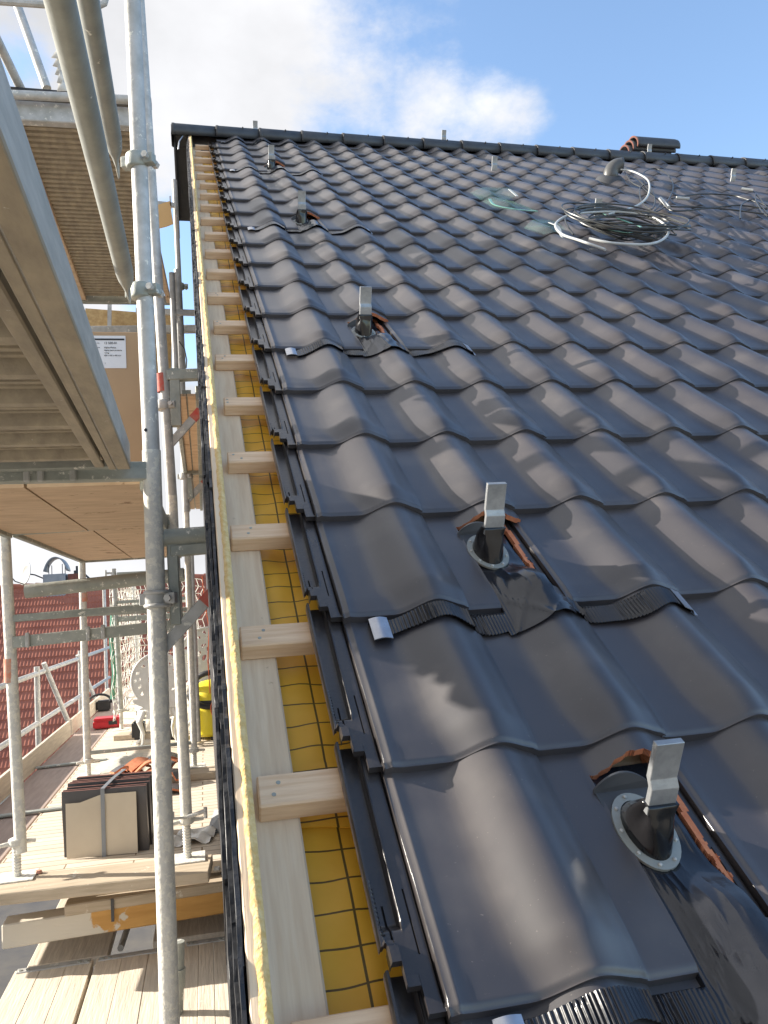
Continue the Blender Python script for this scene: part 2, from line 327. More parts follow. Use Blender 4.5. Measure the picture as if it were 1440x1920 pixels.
mb.shell(list(np.linspace(-.125, .10, 16)), [.335, .338, .36, .40, .46], lambda U, V: -.1085+.0012*np.sin(U*70)-.05*np.maximum(V-.37, 0), lambda U, V: -.1105+.0012*np.sin(U*70)-.05*np.maximum(V-.37, 0), xf=lambda a, b_, c: tuple(RF(a, b_+.006*math.sin(a*40), c)))
mb.build('membrane', M['membrane'], house, ang=60)
mb = MB(); mb.box((-.197, -1.0, -.111), (-.126, VR-.02, -.079), xf=rfx())
mb.build('counter_batten', M['pine_v'], house, bevel=.003)
for kx in range(1, 9):
    mb = MB(); mb.box((-.16+kx*.75, -1.0, -.111), (-.09+kx*.75, VR-.02, -.079), xf=rfx()); mb.build('counter_batten', M['pine_v'], house, smooth=False)
for j in range(-1, 21):                                                 # roof battens, a thing-part each
    mb = MB(); x0 = -.184+random.uniform(-.004, .018)+(.004 if j == 1 else 0); v0 = j*L-.008; dz = random.uniform(-.001, .001)
    mb.box((x0, v0, -.0785), (6.8, v0+.055, -.0445+dz), xf=rfx()); 
    o = mb.build('batten', M['pine_x'], house, bevel=.0025)
    if 0 <= j < 9:
        for q in range(2):
            c_ = RF(-.152+random.uniform(-.01, .01), v0+.018+.02*q, -.0445+dz); mb = MB(); mb.tube([c_-NRM*.002, c_+NRM*.0008], .0032, 8); mb.build('nail', M['galv_dk'], o)
mb = MB(); n0 = 220                                                     # verge board with its bead of foam
mb.box((-.2165, -1.0, -.30), (-.2035, VR+.02, .006), xf=rfx()); vb = mb.build('verge_board', M['pine_v'], house, bevel=.002)
mb = MB(); pts = np.linspace(-.95, VR, 520)
us = np.linspace(-.2085, -.1925, 8)
def foamtop(U, V):
    z = .004+.006*np.sin((U+.2085)/.016*PI)
    for i in range(z.shape[0]):
        for k in range(z.shape[1]):
            z[i, k] += .0035*mnoise.noise(Vector((U[i, k]*150, V[i, k]*60, 0)))+.003*mnoise.noise(Vector((U[i, k]*40, V[i, k]*9, 3)))
    return z
mb.shell(list(us), list(pts), foamtop, lambda U, V: 0*U-.008, xf=rfx()); mb.build('foam_strip', M['foam'], house, ang=80)
# slate cladding: overlapping rough slates down the gable, their edges seen end on
v = -.95; k = 0
while v < VR+.1:
    ln = random.uniform(.16, .30); 
    for lay in range(3):
        mb = MB(); x0 = -.2172-.0056*(lay+1)-random.uniform(0, .002); tk = random.uniform(.0045, .0062); top = .002-lay*.022+random.uniform(-.006, .006)
        va = v+lay*.07; vbb = va+ln+.03
        nn = 14; vsx = np.linspace(va, vbb, nn)
        hs = [top+random.uniform(-.005, .004) for _ in vsx]
        for (ia, ib, ic, id_) in zip(vsx[:-1], vsx[1:], hs[:-1], hs[1:]): pass
        outl = [RF(x0, vv_, hh_) for vv_, hh_ in zip(vsx, hs)]+[RF(x0, vbb, -.22), RF(x0, va, -.22)]
        mb.poly(outl, (tk, 0, 0)); mb.rough(.0016, 40)
        mb.build('slate', M['slate'], house, smooth=False)
    v += ln; k += 1
for i in range(10):                                                     # the big lower field of cladding
    mb = MB(); zt = RF(0, 0, 0)
    ya = -.9+i*.85; mb.poly([(-.2168, ya, -7.0), (-.2168, ya+.85, -7.0), (-.2168, ya+.85, (ya+.85)*math.tan(TH)-.16 if ya+.85 < rz[1] else (2*rz[1]-ya-.85)*math.tan(TH)-.16), (-.2168, ya, ya*math.tan(TH)-.16 if ya < rz[1] else (2*rz[1]-ya)*math.tan(TH)-.16)], (.010, 0, 0))
    mb.build('cladding_panel', M['slate'], house, smooth=False)
# rear slope with its verge trim
yr = RF(0, VR, .02)[1]; zr = RF(0, VR, .02)[2]
mb = MB(); mb.poly([(-.2, yr, zr-.03), (-.2, yr+6, zr-.03-6*math.tan(TH)), (-.2, yr+6, zr-.2-6*math.tan(TH)), (-.2, yr, zr-.2)], (7.1, 0, 0)); mb.build('rear_slope', M['tile'], house, smooth=False)
# ------------------------------------------------------------------ roof tiles
H = .037
def prof(t, V=1.):
    a = .30+.09*(1-ss(.0, .085, V)); b = .73+.03*(1-ss(.0, .085, V))
    x = np.clip((t-a)/(b-a), 0, 1); rise = x*x*(3-2*x); fall = 1-ss(.74, 1.06, t)*.70
    return rise*fall*(1+.0*t)+.05*np.exp(-((t-.0)/.035)**2)*0
def ztop(U, V):
    t = U/W
    z = H*prof(t, V)*(.80+.26*ss(0, .06, V)-.10*ss(.10, .33, V))
    z = z-.020*np.clip(V, -1, 9)/L
    z = z-.0045*(1-ss(0, .011, V))**1.5-.0025*(1-ss(0, .05, V))
    z = z+.003*np.exp(-((t-.012)/.022)**2)                             # slim raised edge on the left of the pan
    z = z-.004*ss(1.0, 1.045, t)
    return z
def zbot(U, V):
    return ztop(U, V)-.0115-.0105*(1-ss(.0, .02, V))
def zint(U, V):                                                         # interlock on the left of the pan: rim, low channel, step, plateau, groove
    S = (U+.066)/.058
    z = -.0235-.016*np.minimum(np.clip(V, -1, 9)/L, 1)+0*U
    z = z+.0165*(1-ss(.085, .125, S))*(1-.35*(1-ss(.0, .03, S)))
    st = ss(.485, .515, S)*(S > .3); low = 1-ss(.105, .125, V)
    z = z+.0140*np.maximum(st, low*(1-(1-ss(.085, .125, S))))
    z = z+.0025*np.exp(-((S-.53)/.02)**2)*ss(.10, .13, V)
    z = z-.0035*np.exp(-((S-.28)/.012)**4)*(V < .15)*(V > .09)-.0030*np.exp(-((S-.74)/.012)**4)*(V < .16)*(V > .075)
    z = z-.0085*np.exp(-((S-.948)/.016)**4)*ss(.01, .03, V)
    z = z+.0065*ss(.962, .985, S)
    z = z+.0095*((S < .36) & (S > .13) & (V < .086))+.007*((S < .30) & (S > .06) & (V >= .086) & (V < .094))
    z = z+.0035*((S >= .36) & (S < .62) & (V < .052) & (V > .030))
    z = z-.0022*(np.maximum(0, np.sin((V-.102)*2*PI/.0064))**.5)*((V > .102) & (V < .176) & (S > .06) & (S < .17))
    return z
def ztf(U, V): return np.where(U < -.0085, zint(U, V), ztop(U, V))
def zbf(U, V): return np.where(U < -.0085, zint(U, V)-.0105, zbot(U, V))
def mask_int(U, V):
    S = (U+.066)/.058
    return ~(((S < .13) & (V < .090)) | ((S < .33) & (V < .066)) | ((S >= .33) & (S < .63) & (V < .038)) | ((S >= .63) & (S < .97) & (V < .008)))
VS = [0, .0015, .003, .005, .008, .012, .016, .022, .03, .04, .055, .075, .11, .16, .22, .28, .33, .36, .385]
UT = list(np.concatenate([np.linspace(0, .03, 5)[:-1], np.linspace(.03, .36, 6)[:-1], np.linspace(.36, 1.03, 22), [1.045]])*W)
VI = sorted(set([.395, .41]+[round(x, 5) for x in list(np.arange(.006, .176, .0016))]+VS))
UI = [round(-.066+.058*q_, 6) for q_ in (0, .015, .03, .06, .085, .10, .112, .125, .15, .17, .21, .255, .268, .28, .292, .305, .33, .36, .40, .45, .485, .495, .505, .515, .53, .545, .565, .60, .63, .68, .72, .732, .74, .748, .76, .80, .85, .90, .928, .936, .944, .952, .96, .968, .976, .985)]+[-.008, -.006, -.003]
def tile_mesh(name, kind):
    mb = MB(); mats = [M['tile'], M['tile_int'], M['terra'], M['lit_rim_clay']]
    if kind == 'plain': mb.shell(UT, VS, ztop, zbot)
    elif kind == 'verge':
        mb.shell(UI+UT, VI, ztf, zbf, mask=mask_int, side=lambda u, v, a, b_: 3 if (a == -1 and u < -.0645) else 0)
        mb.m = [3 if m_ == 3 else (1 if (np.mean([mb.v[q_][0] for q_ in f]) < -.0075) else 0) for f, m_ in zip(mb.f, mb.m)]
    elif kind == 'cut':                                                 # hole broken through beside the hook
        def mk(U, V):
            return ~((U > .335*W) & (V < .298+.006*np.sin(U*60)+.0015*np.sin(U*300)))
        u2 = sorted(set(list(np.round(np.linspace(0, 1.045, 150)*W, 5)))); v2 = sorted(set(VS+list(np.round(np.arange(.02, .28, .02), 4))+list(np.round(np.arange(.286, .31, .0012), 4))))
        mb.shell(u2, v2, ztop, zbot, mask=mk, side=lambda u, v, a, b_: 2 if ((a == 1 and v < .30 and u < .6*W) or (b_ == -1 and v > .2)) else 0)
    elif kind == 'stub':                                                # right-hand neighbour of the hole: its channel broken open
        def mk(U, V):
            jag = -.034+.0035*np.sin(V*60)+.0020*np.sin(V*230)
            lo = np.where(V < .070, jag+.004, jag)
            return mask_int(U, V) & (U > lo) & (V > np.where(U < -.012, .040, 0))
        mb.shell(UI+UT, VI, ztf, zbf, mask=mk, side=lambda u, v, a, b_: 2 if u < -.006 and (a == -1) else (2 if (b_ == -1 and u < -.022 and v < .06) else 0))
        nm_ = []
        for f, m_ in zip(mb.f, mb.m):
            a_, b_ = np.mean([mb.v[i][0] for i in f]), np.mean([mb.v[i][1] for i in f])
            jg = -.034+.0035*math.sin(b_*60)+.0020*math.sin(b_*230)
            nm_.append(2 if (m_ == 2 or a_ < jg+.009+.0015*math.sin(b_*130) or (a_ < -.024 and b_ < .058)) else (1 if a_ < -.0075 else 0))
        mb.m = nm_
    me = bpy.data.meshes.new(name); me.from_pydata(mb.v, [], mb.f)
    for m_ in mats: me.materials.append(m_)
    me.polygons.foreach_set('material_index', mb.m); me.polygons.foreach_set('use_smooth', [True]*len(mb.f)); me.update(); me.set_sharp_from_angle(angle=math.radians(42))
    return me
TM = {k_: tile_mesh('roof_tile_'+k_, k_) for k_ in ('plain', 'verge', 'cut', 'stub')}
HOOKROWS = {0: 0.50, 2: 2.48, 6: 6.43, 11: 11.45, 16: 16.3, 20: 20.45}
ORD = ['', 'first', 'second', 'third', 'fourth', 'fifth', 'sixth', 'seventh', 'eighth', 'ninth', 'tenth', 'eleventh', 'twelfth', 'thirteenth', 'fourteenth', 'fifteenth', 'sixteenth', 'seventeenth', 'eighteenth', 'nineteenth', 'twentieth', 'twenty-first', 'twenty-second', 'twenty-third', 'twenty-fourth', 'twenty-fifth', 'twenty-sixth', 'twenty-seventh']
spots = []
for j in range(-1, 21):
    for c in range(0, 30):
        a = px(RF(c*W, j*L)); b_ = px(RF(c*W, (j+1)*L)); vis = a[0] < 1440 or b_[0] < 1440
        spots.append((vis, -(a[1]), j, c))
vis = sorted([s_ for s_ in spots if s_[0]], key=lambda s_: s_[1])
near = vis[:300]; rest = vis[300:]+[s_ for s_ in spots if not s_[0] and s_[3] < 29]
def tile_place(j, c):
    r1, r2, r3 = random.gauss(0, .0012), random.gauss(0, .0012), random.gauss(0, .0022)
    return RF(c*W+r1, j*L+r2, .0), (TH+r3*.8, r3*.8, r3*.6)
for _, _, j, c in near:
    kind = 'verge' if c == 0 else 'plain'
    if j in HOOKROWS and c == 1: kind = 'cut'
    if j in HOOKROWS and c == 2: kind = 'stub'
    o = bpy.data.objects.new('clay_tile', TM[kind]); col.objects.link(o)
    p, r = tile_place(j, c); o.location = p; o.rotation_euler = r
    rowtxt = 'the cut-off bottom course' if j < 0 else 'the %s whole course up' % ORD[j+1]
    if kind == 'verge': lb = 'dark roof tile with open side channels at the verge, %s' % rowtxt
    elif kind == 'cut': lb = 'dark roof tile cut open beside the roof hook, second in %s' % rowtxt
    elif kind == 'stub': lb = 'dark tile with broken orange edge right of the hook, %s' % rowtxt
    else: lb = 'dark glazed roof tile, %s from the verge in %s' % (ORD[c+1], rowtxt)
    tag(o, lb, 'roof tile', 'dark glazed tiles laid on the roof slope')
src = TM['plain']; sv = np.array([vv.co for vv in src.vertices]); sf = [tuple(p.vertices) for p in src.polygons]
mb = MB(); ct, st_ = math.cos(TH), math.sin(TH)
lowU = [0, .06*W, .36*W, .5*W, .62*W, .72*W, .8*W, .88*W, .96*W, 1.04*W]; lowV = [0, .004, .012, .03, .1, .37]
for _, _, j, c in rest:
    mb.shell(lowU, lowV, ztop, zbot, xf=lambda a, b_, z, c=c, j=j: tuple(RF(a+c*W, b_+j*L, z)))
o = mb.build('distant_roof_tiles', M['tile'], ang=42); tag(o, 'dark glazed roof tiles at the far right of the slope, beyond the individually visible ones', 'roof tiles', kind='stuff')
# ------------------------------------------------------------------ ridge
SEG = .345; xr = -.345; k = 0
while xr < 6.6:
    mb = MB(); n = 12; r0, r1 = .098, .090
    def ring(x, r): return [(x, yr+r*math.cos(a)*1.15, zr-.035+r*math.sin(a)*.95) for a in np.linspace(-.5, PI+.5, n)]
    V1 = ring(xr, r1+.004)+ring(xr+.004, r0-.002)+ring(xr+.02, r0-.002)+ring(xr+.024, r1+.003)+ring(xr+SEG+.03, r1-.004)
    Fs = [(q*n+i, q*n+i+1, (q+1)*n+i+1, (q+1)*n+i) for q in range(4) for i in range(n-1)]
    if k == 0: Fs.append(tuple(range(n)))
    mb.add(V1, Fs)
    lb = 'dark rounded ridge tile, %s from the gable end of the ridge' % ORD[k+1] if k else 'dark closed ridge end tile jutting past the gable'
    if k > 0: mb.tube([(xr+SEG*.62, yr-.085, zr+.008), (xr+SEG*.62, yr-.098, zr+.014)], .006, 6)
    o = mb.build('ridge_tile', M['darkgrey']); tag(o, lb, 'ridge tile', 'ridge tiles along the roof ridge')
    md = o.modifiers.new('s', 'SOLIDIFY'); md.thickness = .012
    xr += SEG; k += 1
mb = MB()                                                               # rear slope verge trim hanging past the gable
tn = math.tan(TH); y0, z0 = yr+.02, zr-.02
mb.poly([(-.335, y0, z0), (-.335, y0+.58, z0-.58*tn), (-.335, y0+.58, z0-.58*tn-.16), (-.335, y0, z0-.12)], (.014, 0, 0))
mb.poly([(-.335, y0, z0+.012), (-.335, y0+.58, z0-.58*tn+.012), (-.335, y0+.58, z0-.58*tn), (-.335, y0, z0)], (.13, 0, 0))
mb.build('verge_trim', M['darkgrey'], house, smooth=False)
mb = MB(); mb.tube([(-.23, y0-.08, z0-.03), (-.26, y0-.1, z0-.06), (-.29, y0-.1, z0-.11), (-.30, y0-.09, z0-.17)], .006, 6, mi=0); mb.build('ridge_seal', M['foil'], house)
# ------------------------------------------------------------------ hooks and flashings
def oval(cx, cy, a, b_, n=28, p0=0): return [(cx+a*math.cos(t), cy+b_*math.sin(t)) for t in np.linspace(0, 2*PI, n, endpoint=False)]
def hook(j, c, vb_, label, full=True):
    uc = (c+.5)*W-.004 if not full else 1.53*W; v0 = vb_*L
    t = thing('roof_hook', label, 'roof hook', RF(uc, v0, 0), 'steel roof hooks standing on the tiles')
    d = NRM*.80+np.array([0, 0, 1])*.26; d /= np.linalg.norm(d)
    base = RF(uc-(.004 if full else 0), v0+.010, .018 if full else .035)
    x = np.array([1., 0, 0]); nn = np.cross(x, d)
    mb = MB(); hw = .0195; th_ = .010
    prf = [(0, .020), (0, .060), (.008, .070), (.008, .124 if full else .115)]
    V1 = []
    for (off, hh_) in prf:
        for sx in (-hw, hw):
            for sy in (-th_/2, th_/2): V1.append(base+d*hh_+nn*(-off)+x*sx+nn*sy)
    Fs = []
    for q in range(3):
        a = q*4; Fs += [(a, a+4, a+6, a+2), (a+1, a+3, a+7, a+5), (a, a+1, a+5, a+4), (a+2, a+6, a+7, a+3)]
    Fs += [(0, 2, 3, 1), (12, 13, 15, 14)]
    mb.add(V1, Fs); mb.build('steel_bar', M['hook'], t, bevel=.0008)
    if not full: return t
    # steel collar ring with rivets
    zc = -.0125; cv = v0+.022; uc2 = 1.505*W
    mb = MB(); n = 36; oa, ob, ia, ib = .040, .061, .029, .048
    ro = oval(uc2, cv, oa, ob, n); ri = oval(uc2, cv, ia, ib, n)
    V1 = []
    for (hh_, ring_) in ((zc, ro), (zc+.004, ro), (zc+.004, ri), (zc, ri)): V1 += [RF(a, b_, hh_) for a, b_ in ring_]
    Fs = [(q*n+i, q*n+(i+1) % n, ((q+1) % 4)*n+(i+1) % n, ((q+1) % 4)*n+i) for q in range(4) for i in range(n)]
    mb.add(V1, Fs); ring_o = mb.build('collar_ring', M['galv_mid'], t)
    for a in range(9):
        mb = MB(); an = a*2*PI/9+.3; p = (uc2+.0345*math.cos(an), cv+.0545*math.sin(an))
        mb.tube([RF(*p, zc+.003), RF(*p, zc+.0062), RF(*p, zc+.0075)], [.0028, .0026, .001], 8); mb.build('rivet', M['galv'], ring_o)
    # rubber boot: tapers from the ring to the bar
    mb = MB(); n = 24; V1 = []; rows = 12
    top = base+d*.036
    for q in range(rows):
        s_ = q/(rows-1); 
        for i in range(n):
            an = 2*PI*i/n
            lo = RF(uc2+ia*math.cos(an)*1.02, cv+ib*math.sin(an)*1.02, zc+.001)
            hi = top+x*(hw*1.12*np.clip(1.4*math.cos(an), -1, 1))+(-nn)*(th_*.95*np.clip(1.4*math.sin(an), -1, 1))*(1 if True else 1)
            e = s_**.55; w_ = ss(0, 1, s_)
            bul = .004*math.sin(an*3+.6)*math.sin(PI*s_)+.004*math.sin(an*5)*math.sin(PI*s_)
            p = lo*(1-e)+hi*e; p = p+NRM*(.010*math.sin(PI*min(1, s_*1.6))*(1-s_))*.6
            ctr = lo*0+RF(uc2, cv, zc)*(1-e)+top*e
            dv = p-ctr; ln = np.linalg.norm(dv)+1e-9; p = p+dv/ln*bul-dv*(.10*math.sin(PI*s_))
            V1.append(p)
    Fs = [(q*n+i, q*n+(i+1) % n, (q+1)*n+(i+1) % n, (q+1)*n+i) for q in range(rows-1) for i in range(n)]+[tuple((rows-1)*n+i for i in range(n))]
    mb.add(V1, Fs); mb.build('rubber_boot', M['rubber'], t, ang=80)
    # steel plate above the ring with a curved upstand
    mb = MB(); ol = [RF(uc2-.036, cv-.01, zc-.001), RF(uc2-.040, cv+.075, zc-.001), RF(uc2+.040, cv+.075, zc-.001), RF(uc2+.036, cv-.01, zc-.001)]
    mb.poly(ol, RF(0, 0, -.002)); 
    outl = []
    for s_ in np.linspace(0, 1, 14): outl.append(RF(uc2-.042+.086*s_, cv+.072+.010*math.sin(PI*s_), -.010+.019*math.sin(PI*s_)**.7))
    outl += [RF(uc2+.044, cv+.070, -.014), RF(uc2-.042, cv+.070, -.014)]
    mb.poly(outl, RF(0, .003, 0)); mb.build('back_plate', M['darkgrey'], t, smooth=False)
    return t
def lower(U, V, j):                                                     # surface of the course below (continues under course j)
    t = np.mod(U, W); t0 = np.clip(U-np.floor(U/W)*W, 0, W)
    return ztop(t0, V-(j-1)*L)
def flashing(j, label):
    vlo = j*L-.058
    us = list(np.linspace(.155*W, 3.02*W, 620)); vs = [vlo+x for x in (0, .0025, .006, .010, .015, .021, .028, .036, .045, .055, .062, .070, .085, .105, .13, .16, .19, .22, .25, .28, .31, .34, .37)]
    def tp(U, V):
        low = lower(U, V, j)
        lowb = ztop(np.mod(U, W), L-.06)+.004                          # shape of the humps just below
        e = ss(j*L+.045, j*L+.15, V)
        flat = -.0135-.016*(V-j*L)/L
        z = lowb*(1-e)+flat*e
        edge = ss(vlo+.03, vlo, V)
        left = 1-ss(1.25*W, 1.42*W, U); right = ss(1.85*W, 2.0*W, U)
        pl = (left+right)
        fr = 2*PI/.0058
        ph = U*fr+1.6*np.sin(U*37)+.8*np.sin(U*91)+ (V-vlo)*8
        z = z+.0011*np.sin(ph)*pl*(1-ss(vlo+.10, vlo+.2, V))*(1+.4*np.sin(U*63))
        mid = (1-left)*(1-right)
        z = z+mid*(.0030*(1-np.abs(np.sin(U*38+V*26+1.3*np.sin(V*17))))**5+.0026*(1-np.abs(np.sin(U*-22+V*31+np.sin(U*30)+j)))**6+.001*np.sin(U*60+V*15))
        z = z+.004+.0015*np.sin(U*40)*edge
        z = np.where(V > j*L-.004, np.where((U > 1.34*W) & (U < 1.80*W) | (V > j*L+.285), z, np.minimum(z, ztop(np.clip(np.mod(U, W), 0, W), np.maximum(V-j*L, 0))-np.where((U > 1.8*W) & (U < 2*W), .050, .0195))), z)
        return z
    def xf(a, b_, z):
        wob = .010*math.sin(a*23+j)+.004*math.sin(a*61) if b_ < vlo+.05 else 0
        k_ = max(0, 1-(b_-vlo)/.05)
        return tuple(RF(a, b_-wob*k_-.012*k_*(1 if 1.3*W < a < 1.9*W else 0), z))
    mb = MB(); mb.shell(us, vs, tp, lambda U, V: tp(U, V)-.0016, xf=xf)
    o = mb.build('flashing', M['flash'], ang=60); tag(o, label, 'flashing', 'black pleated flashings below the hooks')
    # turned metal corners at both ends
    return o
for j, vb_ in HOOKROWS.items():
    nm = {0: 'nearest hook, at the lower right corner', 2: 'hook in the third course', 6: 'hook in the seventh course', 11: 'hook in the twelfth course', 16: 'hook in the seventeenth course', 20: 'hook just under the ridge at the left'}[j]
    hook(j, 1, vb_, 'upright steel %s, rising from a black rubber boot' % nm)
    f = flashing(j, 'black pleated flashing below the %s' % nm)
    for (ua, ub, e) in ((.155, .31, 0), (2.90, 3.06, 1)):
        mb = MB(); vlo = j*L-.060
        uu = list(np.linspace(ua*W, ub*W, 6)); vv_ = list(np.linspace(vlo-.004, vlo+.052, 6))
        mb.shell(uu, vv_, lambda U, V: ztop(np.mod(U, W), L-.06+0*V)+.0105+.004*np.sin((U-ua*W)*90)*(1-e), lambda U, V: ztop(np.mod(U, W), L-.06+0*V)+.009+.004*np.sin((U-ua*W)*90)*(1-e), xf=rfx())
        mb.build('folded_corner', M['foil'], f)
def simple_hook(c, v_, label):
    hook(int(v_), c, v_, label, full=False)
for (x_, y_, nm) in ((833, 270, 'pale steel hook at the ridge, middle of the roof'), (928, 325, 'pale steel hook left of the pale green film scraps'), (1122, 412, 'pale steel hook standing inside the cable coil'), (1375, 345, 'pale steel hook near the right edge, above the loose cables'), (1218, 295, 'pale steel hook in front of the spare ridge tiles')):
    d = raydir(x_, y_); t_ = (.04-(CAM@NRM))/(d@NRM); p = CAM+t_*d; uu = p[0]; vv_ = p@VUP
    simple_hook(uu/W-.5, vv_/L, nm)
def onroof(x_, y_, h=.05):
    d = raydir(x_, y_); t_ = (h-(CAM@NRM))/(d@NRM); p = CAM+t_*d; return p[0], float(p@VUP)
# ------------------------------------------------------------------ cables, film, pipe, spare ridge tiles on the roof
def rpts(lst, h=.05, n=10):
    P = [np.array([*onroof(a, b_, h), h]) for a, b_ in lst]; out = []
    for i in range(len(P)-1):
        p0, p1, p2, p3 = P[max(i-1, 0)], P[i], P[i+1], P[min(i+2, len(P)-1)]
        for s_ in np.linspace(0, 1, n, endpoint=False):
            out.append(.5*((2*p1)+(-p0+p2)*s_+(2*p0-5*p1+4*p2-p3)*s_**2+(-p0+3*p1-3*p2+p3)*s_**3))
    out.append(P[-1]); return [RF(*p) for p in out]
cu, cv_ = onroof(1152, 424, .05)
coil = thing('cable_coil', 'heap of grey cable coiled round a steel hook on the tiles', 'cable coil', RF(cu, cv_, .04))
for k in range(18):
    mb = MB(); a0 = .15+.0085*k+random.uniform(-.02, .02); b0 = a0*random.uniform(.85, 1.1); ph = random.uniform(0, 6); ox, oy = random.uniform(-.05, .05), random.uniform(-.05, .05); tl = random.uniform(-.3, .3)
    pts = []
    for s_ in np.linspace(0, 2*PI, 64, endpoint=False):
        xx, yy = a0*math.cos(s_)+.02*math.sin(3*s_+ph), b0*math.sin(s_)+.02*math.cos(2*s_+ph)
        pts.append(RF(cu-.0+ox+xx*math.cos(tl)-yy*math.sin(tl), cv_-.13+oy+xx*math.sin(tl)+yy*math.cos(tl), .050+.0045*k+.012*math.sin(2*s_+ph)))
    mb.tube(pts, .0042, 6, closed=True); mb.build('loop', M['cable'], coil)
mb = MB(); mb.tube(rpts([(1135, 468), (1090, 452), (1052, 438), (1043, 418), (1075, 402), (1150, 397), (1215, 405), (1250, 425), (1248, 445), (1215, 458), (1150, 456), (1105, 447)], .105), .0062, 8)
tag(mb.build('conduit', M['conduit']), 'thick white flexible conduit looped round the coiled cables', 'conduit')
mb = MB(); mb.tube(rpts([(1164, 318), (1188, 322), (1212, 335), (1218, 350), (1213, 370), (1195, 385), (1165, 395), (1140, 402)], .10), .0062, 8)
tag(mb.build('conduit', M['conduit']), 'white conduit curving from the pipe elbow down to the coil', 'conduit')
cabl = [([(1172, 314), (1190, 330), (1205, 345), (1222, 362), (1250, 385), (1300, 388), (1360, 392), (1440, 402)], 'grey cable running from the elbow pipe to the right edge'),
        ([(1168, 316), (1183, 340), (1203, 352), (1235, 375), (1262, 395), (1330, 390), (1385, 385), (1438, 392)], 'grey cable sagging just below the longest one'),
        ([(1210, 345), (1206, 325), (1225, 316), (1250, 325), (1262, 350), (1250, 380), (1235, 395), (1205, 400), (1170, 398)], 'upright grey cable loop beside the elbow pipe'),
        ([(1215, 345), (1200, 352), (1203, 378), (1222, 392), (1228, 372), (1218, 346)], 'small tight cable loop under the big upright loop'),
        ([(1260, 372), (1310, 364), (1370, 366), (1405, 375), (1440, 386)], 'thin cable lying highest across the right of the roof'),
        ([(1388, 410), (1390, 385), (1408, 375), (1425, 385), (1440, 402)], 'cable bent in a hoop at the right edge'),
        ([(1438, 390), (1425, 372), (1417, 365), (1418, 378), (1430, 398), (1440, 405)], 'narrow cable kink at the far right edge'),
        ([(1240, 380), (1215, 400), (1150, 392), (1085, 392), (1060, 410), (1075, 440)], 'loose cable end lying over the top of the coil')]
for P_, lb in cabl:
    mb = MB(); mb.tube(rpts(P_, .07), .0048, 6); tag(mb.build('cable', M['cable']), lb, 'cable', 'loose grey cables on the roof')
for P_, lb in (([(1268, 371), (1292, 373)], 'short pale green marker sleeve on the cables'), ([(1238, 372), (1254, 389)], 'white cable end tag pointing down the slope'), ([(1390, 354), (1412, 357)], 'pale tube lying right of the far hook')):
    mb = MB(); mb.tube(rpts(P_, .08), .011, 8); tag(mb.build('cable_sleeve', M['conduit']), lb, 'cable sleeve')
def film(name, lst, label, m='greenplastic', h=.055):
    mb = MB(); P = [np.array(RF(*onroof(a, b_, h), h)) for a, b_ in lst]; c_ = sum(P)/len(P)
    V1 = [c_]+P+[c_*.45+p*.55+NRM*random.uniform(.0, .03) for p in P]; n = len(P)
    Fs = []
    for i in range(n):
        j_ = (i+1) % n; Fs += [(0, 1+n+i, 1+n+j_), (1+n+i, 1+i, 1+j_, 1+n+j_)]
    mb.add(V1, Fs); o = mb.build(name, m if not isinstance(m, str) else M[m]); md = o.modifiers.new('s', 'SOLIDIFY'); md.thickness = .002
    return tag(o, label, 'film scrap', 'green film scraps on the tiles')
gf = bpy.data.materials.new('green_clear_film'); gf.use_nodes = True; q_ = gf.node_tree.nodes['Principled BSDF']; q_.inputs['Base Color'].default_value = (.20, .38, .30, 1); q_.inputs['Roughness'].default_value = .2; q_.inputs['Alpha'].default_value = .38
nzf = gf.node_tree.nodes.new('ShaderNodeTexNoise'); nzf.inputs['Scale'].default_value = 14; mrf = gf.node_tree.nodes.new('ShaderNodeMapRange'); gf.node_tree.links.new(nzf.outputs[0], mrf.inputs[0]); mrf.inputs[3].default_value = .0; mrf.inputs[4].default_value = .24; gf.node_tree.links.new(mrf.outputs[0], q_.inputs['Alpha'])
film('film_scrap', [(882, 362), (905, 352), (955, 352), (972, 366), (945, 378), (900, 375)], 'crumpled clear green film, upper left scrap', gf)
film('film_scrap', [(905, 378), (935, 371), (970, 385), (1005, 395), (960, 395), (925, 390)], 'clear green film strip with white fold, below the first scrap', gf)
film('film_scrap', [(982, 428), (1000, 412), (1040, 415), (1062, 430), (1020, 440)], 'clear green film lying left of the cable coil', gf)
for P_, lb in (([(955, 355), (970, 368)], 'short pale strip on the upper film scrap'), ([(918, 373), (928, 384), (965, 392), (1008, 396)], 'long pale green strip across the second film scrap'), ([(1030, 417), (1046, 425), (1052, 440), (1057, 445)], 'pale strip at the left end of the coil'), ([(1115, 396), (1165, 412), (1205, 428), (1180, 436), (1140, 430)], 'green strap bent over the coiled cables')):
    mb = MB(); P = rpts(P_, .085)
    for a, b_ in zip(P[:-1], P[1:]): mb.bar(a, b_, .014, .003, NRM)
    tag(mb.build('strip', M['greenplastic'] if 'strap' in lb or 'long' in lb else M['conduit'], smooth=False), lb, 'strip')
